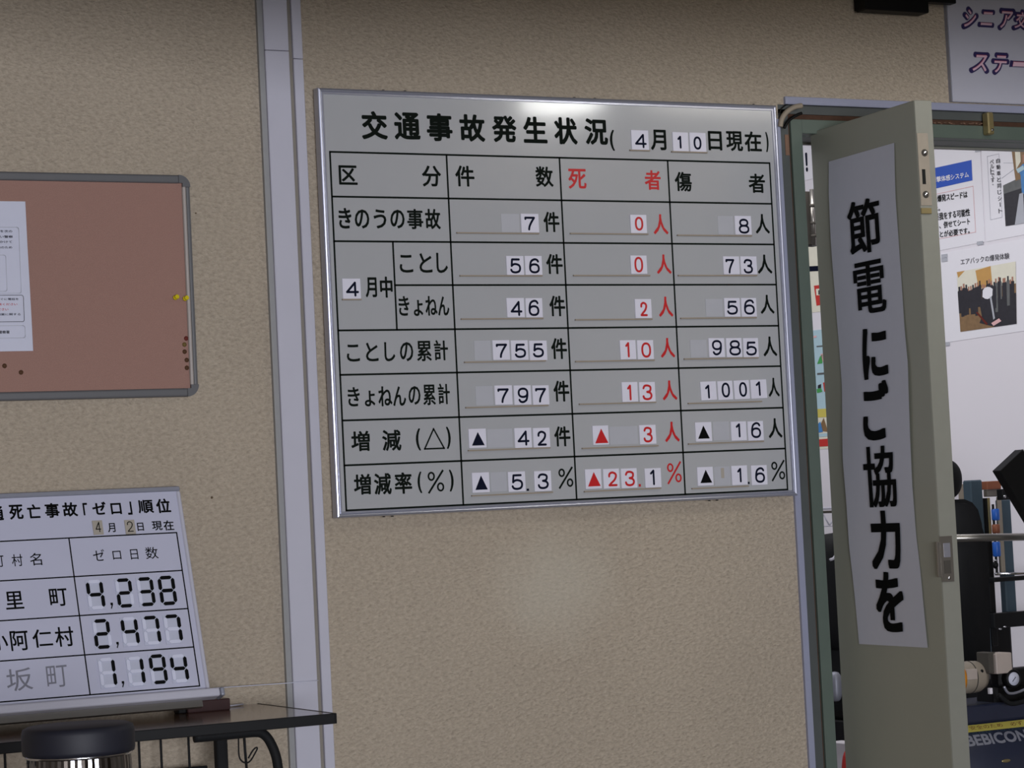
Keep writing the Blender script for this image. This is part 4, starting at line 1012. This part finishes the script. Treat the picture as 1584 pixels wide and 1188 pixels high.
# lattice frame low in the gap
Yg = 1.35; a = atY(1270, 790, Yg)
lt = empty('lattice_frame', (a.x, Yg, 0), 'white tubular lattice frame seen low in the gap beside the open leaf', 'frame')
def lt_t(name, p0, p1, r, m='trim_white', Y=Yg): return tube(name, [Vector(atY(*p0, Y))-lt.location, Vector(atY(*p1, Y))-lt.location], r, m, lt, 10)
lt_t('top_rail', (1235, 788), (1330, 784.5), .0042); lt_t('lower_rail', (1235, 815), (1335, 812), .0022)
lt_t('dark_rail', (1235, 793.5), (1335, 790), .0040, 'gap_dark')
for x in (1238, 1274, 1310):
    lt_t('brace', (x, 796), (x+9, 813), .0022); lt_t('brace', (x+9, 813), (x+20, 796), .0022)
p = Vector(atY(1240, 790, Yg))-lt.location; box('upright', p.x-.02, p.x+.0, -.01, .01, 0, p.z, 'gap_dark', lt)
p = Vector(atY(1330, 790, Yg))-lt.location; box('upright', p.x, p.x+.02, -.01, .01, 0, p.z, 'gap_dark', lt)
# second seat seen in the gap
def blob(name, c, s, m, parent, n=2, e=.0):
    bm = bmesh.new(); bmesh.ops.create_icosphere(bm, subdivisions=n+1, radius=1)
    for v in bm.verts:
        q = v.co
        if e: q = Vector([math.copysign(abs(t)**(1-e), t) for t in q])
        v.co = Vector((q.x*s[0]+c[0], q.y*s[1]+c[1], q.z*s[2]+c[2]))
    return link(name, fin(bm, True), m, parent)
a = atY(1295, 900, .85)
s2 = empty('side_seat', (a.x, .85, 0), 'black padded seat seen in the gap behind the open door leaf', 'seat')
def rr(px, py, Y, o): return Vector(atY(px, py, Y))-o.location
p = rr(1296, 915, .85, s2); blob('backrest', p, (.055, .07, .16), 'soft_black', s2, 2, .35)
p = rr(1300, 1080, .85, s2); blob('seat_cushion', p, (.06, .16, .06), 'black_plastic', s2, 2, .35)
p = rr(1298, 985, .88, s2); q = rr(1298, 1075, .88, s2); box('recliner_cover', p.x-.06, p.x+.055, .03, .09, q.z, p.z, 'soft_black', s2, .01, 2)
p = rr(1292, 1062, .78, s2); blob('side_cover', p, (.016, .02, .04), 'aluminium_dull', s2, 2, .3)
tube('seat_belt', smooth([rr(1296, 832, .76, s2), rr(1297, 845, .76, s2), rr(1291, 862, .76, s2), rr(1284, 866, .76, s2)]), .004, 'trim_white', s2, 8)
p = rr(1300, 1110, .85, s2); box('base', p.x-.05, p.x+.06, -.1, .1, 0, p.z, 'black_plastic', s2, .004)
a = atY(1302, 1160, .5)
tag(box('white_carton', a.x-.010, a.x+.03, .46, .54, 0, atY(1302, 1148, .5).z, 'panel_white', None, .002), 'small white carton low down in the gap beside the jamb', 'box')
tag(tube('orange_cloth', smooth([atY(1322, 1143, .42), atY(1317, 1158, .42), atY(1310, 1172, .42), atY(1308, 1200, .42)]), [.004]+[.012]*13+[.010]*2 if False else .011, 'red_print', None, 10),
    'rolled orange red cloth standing low in the gap beside the leaf', 'cloth')

# driving simulator seat
Ys = 1.22; a = atY(1480, 900, Ys)
st = empty('driving_chair', (a.x, Ys, 0), 'black driving seat with rounded headrest behind the open door leaf', 'seat')
p = rr(1455, 742, Ys, st); blob('headrest', p, (.066, .05, .0635), 'soft_black', st, 3, .15)
p = rr(1484, 776, Ys, st); tube('headrest_post', [p+Vector((-.03, 0, .02)), p+Vector((-.03, 0, -.05))], .006, 'steel', st)
bm = bmesh.new(); cx = rr(1479, 900, Ys, st)
ztop = rr(1480, 772, Ys, st).z; prof_ = []
W2 = .088
for (u, z) in ((-1, -.55), (-1, -.12), (-.93, -.06), (-.75, -.02), (-.4, 0), (.3, -.002), (.6, -.012), (.83, -.035), (.95, -.075), (1, -.13), (1.02, -.55)):
    prof_.append((cx.x+u*W2+.004*0, ztop+z))
f = [[bm.verts.new((x, y, z)) for x, z in prof_] for y in (-.045, .045)]
n = len(prof_)
for k in range(n): bm.faces.new((f[0][k], f[0][(k+1) % n], f[1][(k+1) % n], f[1][k]))
bm.faces.new(f[0]); bm.faces.new(f[1][::-1])
bmesh.ops.bevel(bm, geom=[e for e in bm.edges if abs(e.verts[0].co.y-e.verts[1].co.y) < 1e-6], offset=.014, segments=3, affect='EDGES')
link('backrest', fin(bm, True), 'soft_black', st)
p = rr(1480, 1010, Ys, st); box('seat_cushion', cx.x-.10, cx.x+.10, -.27, .05, ztop-.62, ztop-.52, 'soft_black', st, .02, 3)
box('seat_base', cx.x-.08, cx.x+.08, -.24, .02, 0, ztop-.62, 'black_plastic', st, .005)

# rig
Yr = 1.42; a = atY(1545, 900, Yr)
rg = empty('simulator_rig', (a.x, Yr, 0), 'dark steel simulator rig with blue springs and chrome handrail in the back room', 'machine')
pb('slate_post', 1510, 742, 1529, 1060, Yr, .04, 'post_slate', rg, .004)
pb('beige_block', 1494, 748, 1514, 772, Yr+.05, .04, 'motor_beige', rg); pb('copper_plate', 1527, 744, 1549, 757, Yr+.03, .03, 'copper', rg)
pb('grey_plate', 1527, 757, 1553, 768, Yr+.035, .02, 'steel', rg)
pb('pale_upright', 1547, 768, 1553, 890, Yr, .01, 'motor_beige', rg); pb('dark_upright', 1553, 772, 1569, 950, Yr+.01, .03, 'post_slate', rg, .004)
pb('dark_upright', 1529, 770, 1538, 1000, Yr+.02, .03, 'edge_black', rg)
pb('thin_bar', 1530, 770, 1533, 830, Yr-.02, .005, 'brass', rg, .0005)
for y0, y1, m in ((787, 805, 'spring_blue'), (838, 861, 'spring_blue'), (811, 825, 'copper')):
    c = rr(1540+(y0-787)*.03, (y0+y1)/2, Yr-.03, rg); h = abs(rr(1540, y0, Yr-.03, rg).z-rr(1540, y1, Yr-.03, rg).z)/2
    n_ = 'blue_spring' if m == 'spring_blue' else 'copper_ring'
    lathe(n_, [(.001, -h), (.0105, -h), (.0125, -h+.003), (.0125, h-.003), (.0105, h), (.001, h)], m, rg, 20, 'Z', tuple(c))
c = rr(1540, 850, Yr-.03, rg); tube('spring_rod', [c+Vector((0, 0, .14)), c+Vector((0, 0, -.08))], .004, 'black_plastic', rg, 8)
tube('handrail', [Vector(atY(1445, 833, .75))-rg.location, Vector(atY(1640, 829.5, .75))-rg.location], .0105, 'steel', rg, 16)
p = Vector(atY(1640, 829.5, .75))-rg.location; box('rail_post', p.x-.02, p.x+.01, p.y-.015, p.y+.015, 0, p.z+.01, 'steel', rg, .003)
tube('chrome_bar', [rr(1540, 888, Yr-.06, rg), rr(1640, 885, Yr-.06, rg)], .0045, 'chrome', rg, 10)
pb('dark_bar', 1538, 890, 1640, 897, Yr-.05, .03, 'edge_black', rg); pb('dark_bar', 1538, 945, 1640, 968, Yr-.05, .03, 'edge_black', rg)
blob('chrome_knob', rr(1540, 874, Yr-.07, rg), (.009, .009, .012), 'black_plastic', rg); blob('chrome_cap', rr(1539.5, 867, Yr-.078, rg), (.005, .005, .003), 'chrome', rg)
for x, y in ((1554, 768), (1561, 768), (1555.5, 759), (1559.5, 759)): blob('chrome_nut', rr(x, y, Yr-.06, rg), (.0042, .0042, .005), 'chrome', rg, 1, .3)
pb('nut_base', 1551, 756, 1564, 773, Yr-.05, .03, 'edge_black', rg)
for x, y in ((1547, 973), (1554, 969.5)): blob('chrome_nut', rr(x, y, Yr-.07, rg), (.006, .004, .003), 'chrome', rg, 1)
pb('thin_bar', 1516, 938, 1519.5, 980, Yr-.02, .004, 'pale_blue_print', rg, .0005); pb('thin_bar', 1519.5, 915, 1522, 945, Yr-.015, .004, 'brass', rg, .0005)
pb('dark_shroud', 1490, 968, 1568, 1062, Yr+.06, .12, 'black_plastic', rg, .01, 2)
p = rr(1520, 1050, Yr, rg); box('rig_base', p.x-.1, p.x+.30, -.04, .2, 0, .06, 'edge_black', rg, .004)
box('rig_column', p.x-.02, p.x+.02, 0, .04, .06, p.z, 'post_slate', rg)

# tilted black monitor
Ym = .66
c0, c1, c2 = atY(1547, 728, Ym), atY(1573, 683, Ym), atY(1584, 789, Ym)
md = (Vector((c2.x-c0.x, 0, c2.z-c0.z))).normalized(); mn = Vector((-md.z, 0, md.x)); ml = (Vector(c1)-Vector(c0)).length
mo = empty('tilted_monitor', tuple(c0), 'black flat monitor tilted at an angle at the right edge of the doorway', 'monitor')
bm = bmesh.new()
L2 = .30; q = [Vector((0, 0, 0)), md*L2, md*L2+mn*ml, mn*ml]
f0 = [bm.verts.new(v) for v in q]; f1 = [bm.verts.new(v+Vector((0, .035, 0))) for v in q]
for k in range(4): bm.faces.new((f0[k], f0[(k+1) % 4], f1[(k+1) % 4], f1[k]))
bm.faces.new(f0); bm.faces.new(f1[::-1]); bmesh.ops.bevel(bm, geom=list(bm.edges), offset=.0015, segments=1, affect='EDGES')
link('monitor_case', fin(bm), 'black_plastic', mo)
tube('top_trim', [mn*(ml+.004)+md*.006+Vector((0, .015, 0)), mn*(ml+.004)+md*L2+Vector((0, .015, 0))], .006, 'steel', mo, 8)
p = md*(L2*.75)+mn*ml*.4; tube('support_pole', [p+Vector((0, .05, 0)), Vector((p.x, .05, -c0.z))], .012, 'edge_black', mo, 12)
box('support_bracket', p.x-.02, p.x+.02, .03, .06, p.z-.02, p.z+.02, 'edge_black', mo)

# air compressor
Yk = .24
a = atY(1500, 1075, Yk); tx0 = atY(1482, 1150, Yk).x; tx1 = atY(1680, 1150, Yk).x
TR = .17; tz = atY(1540, 1088, Yk+.1).z-TR
cp = empty('air_compressor', ((tx0+tx1)/2, Yk+TR, 0), 'navy blue air compressor tank with motor and pressure gauge on the back room floor', 'compressor')
hl = (tx1-tx0)/2
lathe('tank', [(.001, -hl-.05), (TR*.5, -hl-.04), (TR*.85, -hl-.015), (TR, -hl+.02), (TR, hl-.02), (TR*.85, hl+.015), (TR*.5, hl+.04), (.001, hl+.05)], 'tank_blue', cp, 64, 'X', (0, 0, tz))
def on_tank(px, py):
    """point of the tank's skin seen there"""
    d = ray(px, py); o = CAM-Vector((cp.location.x, cp.location.y, tz)); A = d.y*d.y+d.z*d.z; B = o.y*d.y+o.z*d.z; C = o.y*o.y+o.z*o.z-TR*TR
    disc = B*B-A*C
    if disc < 0: return None
    t = (-B-math.sqrt(disc))/A; P = CAM+d*t-Vector((cp.location.x, cp.location.y, tz))
    return P.x, math.atan2(P.z, -P.y)
def wrap(x, ang, r=TR+.0008): return (x, -r*math.cos(ang), tz+r*math.sin(ang))
s_t, s_b = on_tank(1540, 1118), on_tank(1540, 1129)
if s_t and s_b:
    bm = bmesh.new()
    vs = [[bm.verts.new(wrap(x, s_b[1]+(s_t[1]-s_b[1])*j/3)) for x in (-hl+.03, hl-.03)] for j in range(4)]
    for j in range(3): bm.faces.new((vs[j][0], vs[j][1], vs[j+1][1], vs[j+1][0]))
    link('yellow_stripe', fin(bm), 'yellow_print', cp)
def tank_text(s, px0, px1, pyt, pyb, m, w, r=TR+.0012):
    l = on_tank(px0, (pyt+pyb)/2); r_ = on_tank(px1, (pyt+pyb)/2); t = on_tank((px0+px1)/2, pyt); b = on_tank((px0+px1)/2, pyb)
    if not (l and r_ and t and b): return
    Vv, F0, a_, b_, c_, d_ = glyph(s); co = []; F = []; hh = abs(t[1]-b[1])*w
    for k, (ex, ez) in enumerate(((0, 0), (1, 0), (-1, 0), (0, 1), (0, -1), (1, 1), (-1, -1), (1, -1), (-1, 1)) if w else ((0, 0),)):
        F += [[len(co)+i for i in f] for f in F0]
        co += [wrap(l[0]+(r_[0]-l[0])*(x-a_)/(b_-a_)+ex*hh*r, b[1]+(t[1]-b[1])*(y-c_)/(d_-c_)+ez*hh, r+k*1.2e-5) for x, y in Vv]
    me = bpy.data.meshes.new('m'); me.from_pydata(co, [], F); link('lettering', me, m, cp)
tank_text('BEBICON', 1493, 1590, 1134, 1150, 'aluminium_dull', .045)
tank_text('安全のため　必ず', 1497, 1584, 1119.5, 1126, 'copper', 0, TR+.0014)
tank_text('OILFREE   OIL LESS', 1496, 1580, 1129.5, 1133, 'post_slate', 0)
q_ = on_tank(1556, 1177)
if q_:
    blob('yellow_badge', wrap(q_[0], q_[1]), (.014, .003, .0045), 'brass', cp)
o = cp
p = rr(1516, 1047, Yk, cp)
box('motor_bed', p.x-.06, p.x+.16, p.y+.01, p.y+.20, tz+TR*.80, tz+TR+.010, 'tank_blue', cp, .004)
mc = rr(1510, 1047, Yk, cp); mr_ = .040
lathe('motor', [(.001, -.045), (mr_*.9, -.045), (mr_, -.04), (mr_, .020), (mr_*.98, .022), (mr_*.98, .03), (mr_*.8, .047), (.001, .05)], 'motor_beige', cp, 40, 'X', (mc.x, mc.y+mr_, mc.z-.003))
lathe('motor_band', [(mr_+.0006, -.0015), (mr_+.0012, 0), (mr_+.0006, .0015)], 'gap_dark', cp, 40, 'X', (mc.x+.006, mc.y+mr_, mc.z-.003))
lathe('orange_cap', [(.001, -.01), (mr_*.95, -.01), (mr_*1.02, 0), (mr_*1.02, .008), (.001, .008)], 'orange', cp, 36, 'X', (rr(1492, 1050, Yk, cp).x, mc.y+mr_, mc.z-.003))
box('terminal_plate', mc.x-.028, mc.x+.004, mc.y-.0015, mc.y+.012, mc.z-.006, mc.z+.020, 'motor_box', cp, .001)
blob('vent_mark', (mc.x+.022, mc.y+.004, mc.z+.012), (.005, .002, .005), 'black_plastic', cp, 1)
pb('switch_box', 1541, 1010, 1566, 1042, Yk-.02, .05, 'motor_box', cp, .003, 2)
pb('switch_box_side', 1530, 1009, 1541, 1042, Yk-.01, .05, 'gap_dark', cp, .002)
pb('pump_block', 1538, 1042, 1640, 1095, Yk+.03, .08, 'black_plastic', cp, .012, 3)
gp = rr(1568, 1050, Yk-.02, cp)
ga = lathe('pressure_gauge', [(.001, .02), (.022, .02), (.0235, 0), (.0205, -.003), (.0185, -.002), (.0185, 0), (.001, 0)], 'black_plastic', cp, 36, 'Y', (gp.x, gp.y, gp.z))
lathe('gauge_dial', [(.001, -.0006), (.0165, -.0006), (.0165, .002), (.001, .002)], 'paper', ga, 32, 'Y', (gp.x, gp.y-.001, gp.z))
lines('gauge_needle', [((gp.x-.005, gp.z-.006), (gp.x+.005, gp.z+.004))], .0018, gp.y-.0022, 'ink_black', ga)
box('regulator', gp.x-.03, gp.x+.12, gp.y+.02, gp.y+.06, gp.z-.022, gp.z+.024, 'black_plastic', cp, .01, 3)
tube('silver_pipe', smooth([rr(1553, 1062, Yk-.03, cp), rr(1560, 1072, Yk-.03, cp), rr(1574, 1071, Yk-.03, cp), rr(1595, 1062, Yk-.03, cp)]), .0035, 'aluminium', cp, 8)
tube('black_hose', smooth([rr(1545, 1075, Yk-.035, cp), rr(1562, 1088, Yk-.035, cp), rr(1580, 1086, Yk-.035, cp), rr(1600, 1078, Yk-.035, cp)]), .006, 'soft_black', cp, 8)
p = rr(1533, 1070, Yk-.02, cp); box('white_clip', p.x-.003, p.x+.006, p.y, p.y+.01, p.z-.006, p.z+.009, 'panel_white', cp, .001)
for s_ in (-1, 1):
    box('foot', s_*hl*.7-.02, s_*hl*.7+.02, -.10, .10, 0, tz-TR*.75, 'edge_black', cp, .003)

# ================================================================== ceiling ring lamp (its reflection glints in the board)
gp_ = atY(869, 159, -TB+FY); gd = (gp_-CAM).normalized(); gt = 1.15/gd.y
lp = empty('pendant_lamp', (gp_.x+gd.x*gt, gp_.y-gd.y*gt, gp_.z+gd.z*gt+.045), 'round ring lamp hanging from the ceiling in front of the statistics board', 'lamp')
lathe('lamp_base', [(.001, 0), (.06, 0), (.055, -.03), (.001, -.03)], 'trim_white', lp, 32)
bm = bmesh.new(); n1, n2 = 40, 10
rg_ = [[bm.verts.new(((.10+.014*math.cos(2*math.pi*j/n2))*math.cos(2*math.pi*i/n1), (.10+.014*math.cos(2*math.pi*j/n2))*math.sin(2*math.pi*i/n1), -.045+.014*math.sin(2*math.pi*j/n2))) for j in range(n2)] for i in range(n1)]
for i in range(n1):
    for j in range(n2): bm.faces.new((rg_[i][j], rg_[(i+1) % n1][j], rg_[(i+1) % n1][(j+1) % n2], rg_[i][(j+1) % n2]))
tube('hanging_rod', [(0, 0, 0), (0, 0, CEIL-lp.location.z)], .006, 'trim_white', lp)
for k in range(3): tube('spoke', [(0, 0, -.02), (.1*math.cos(2.1*k), .1*math.sin(2.1*k), -.04)], .003, 'trim_white', lp, 6)
link('ring_tube', fin(bm, True), 'lamp_glow', lp)
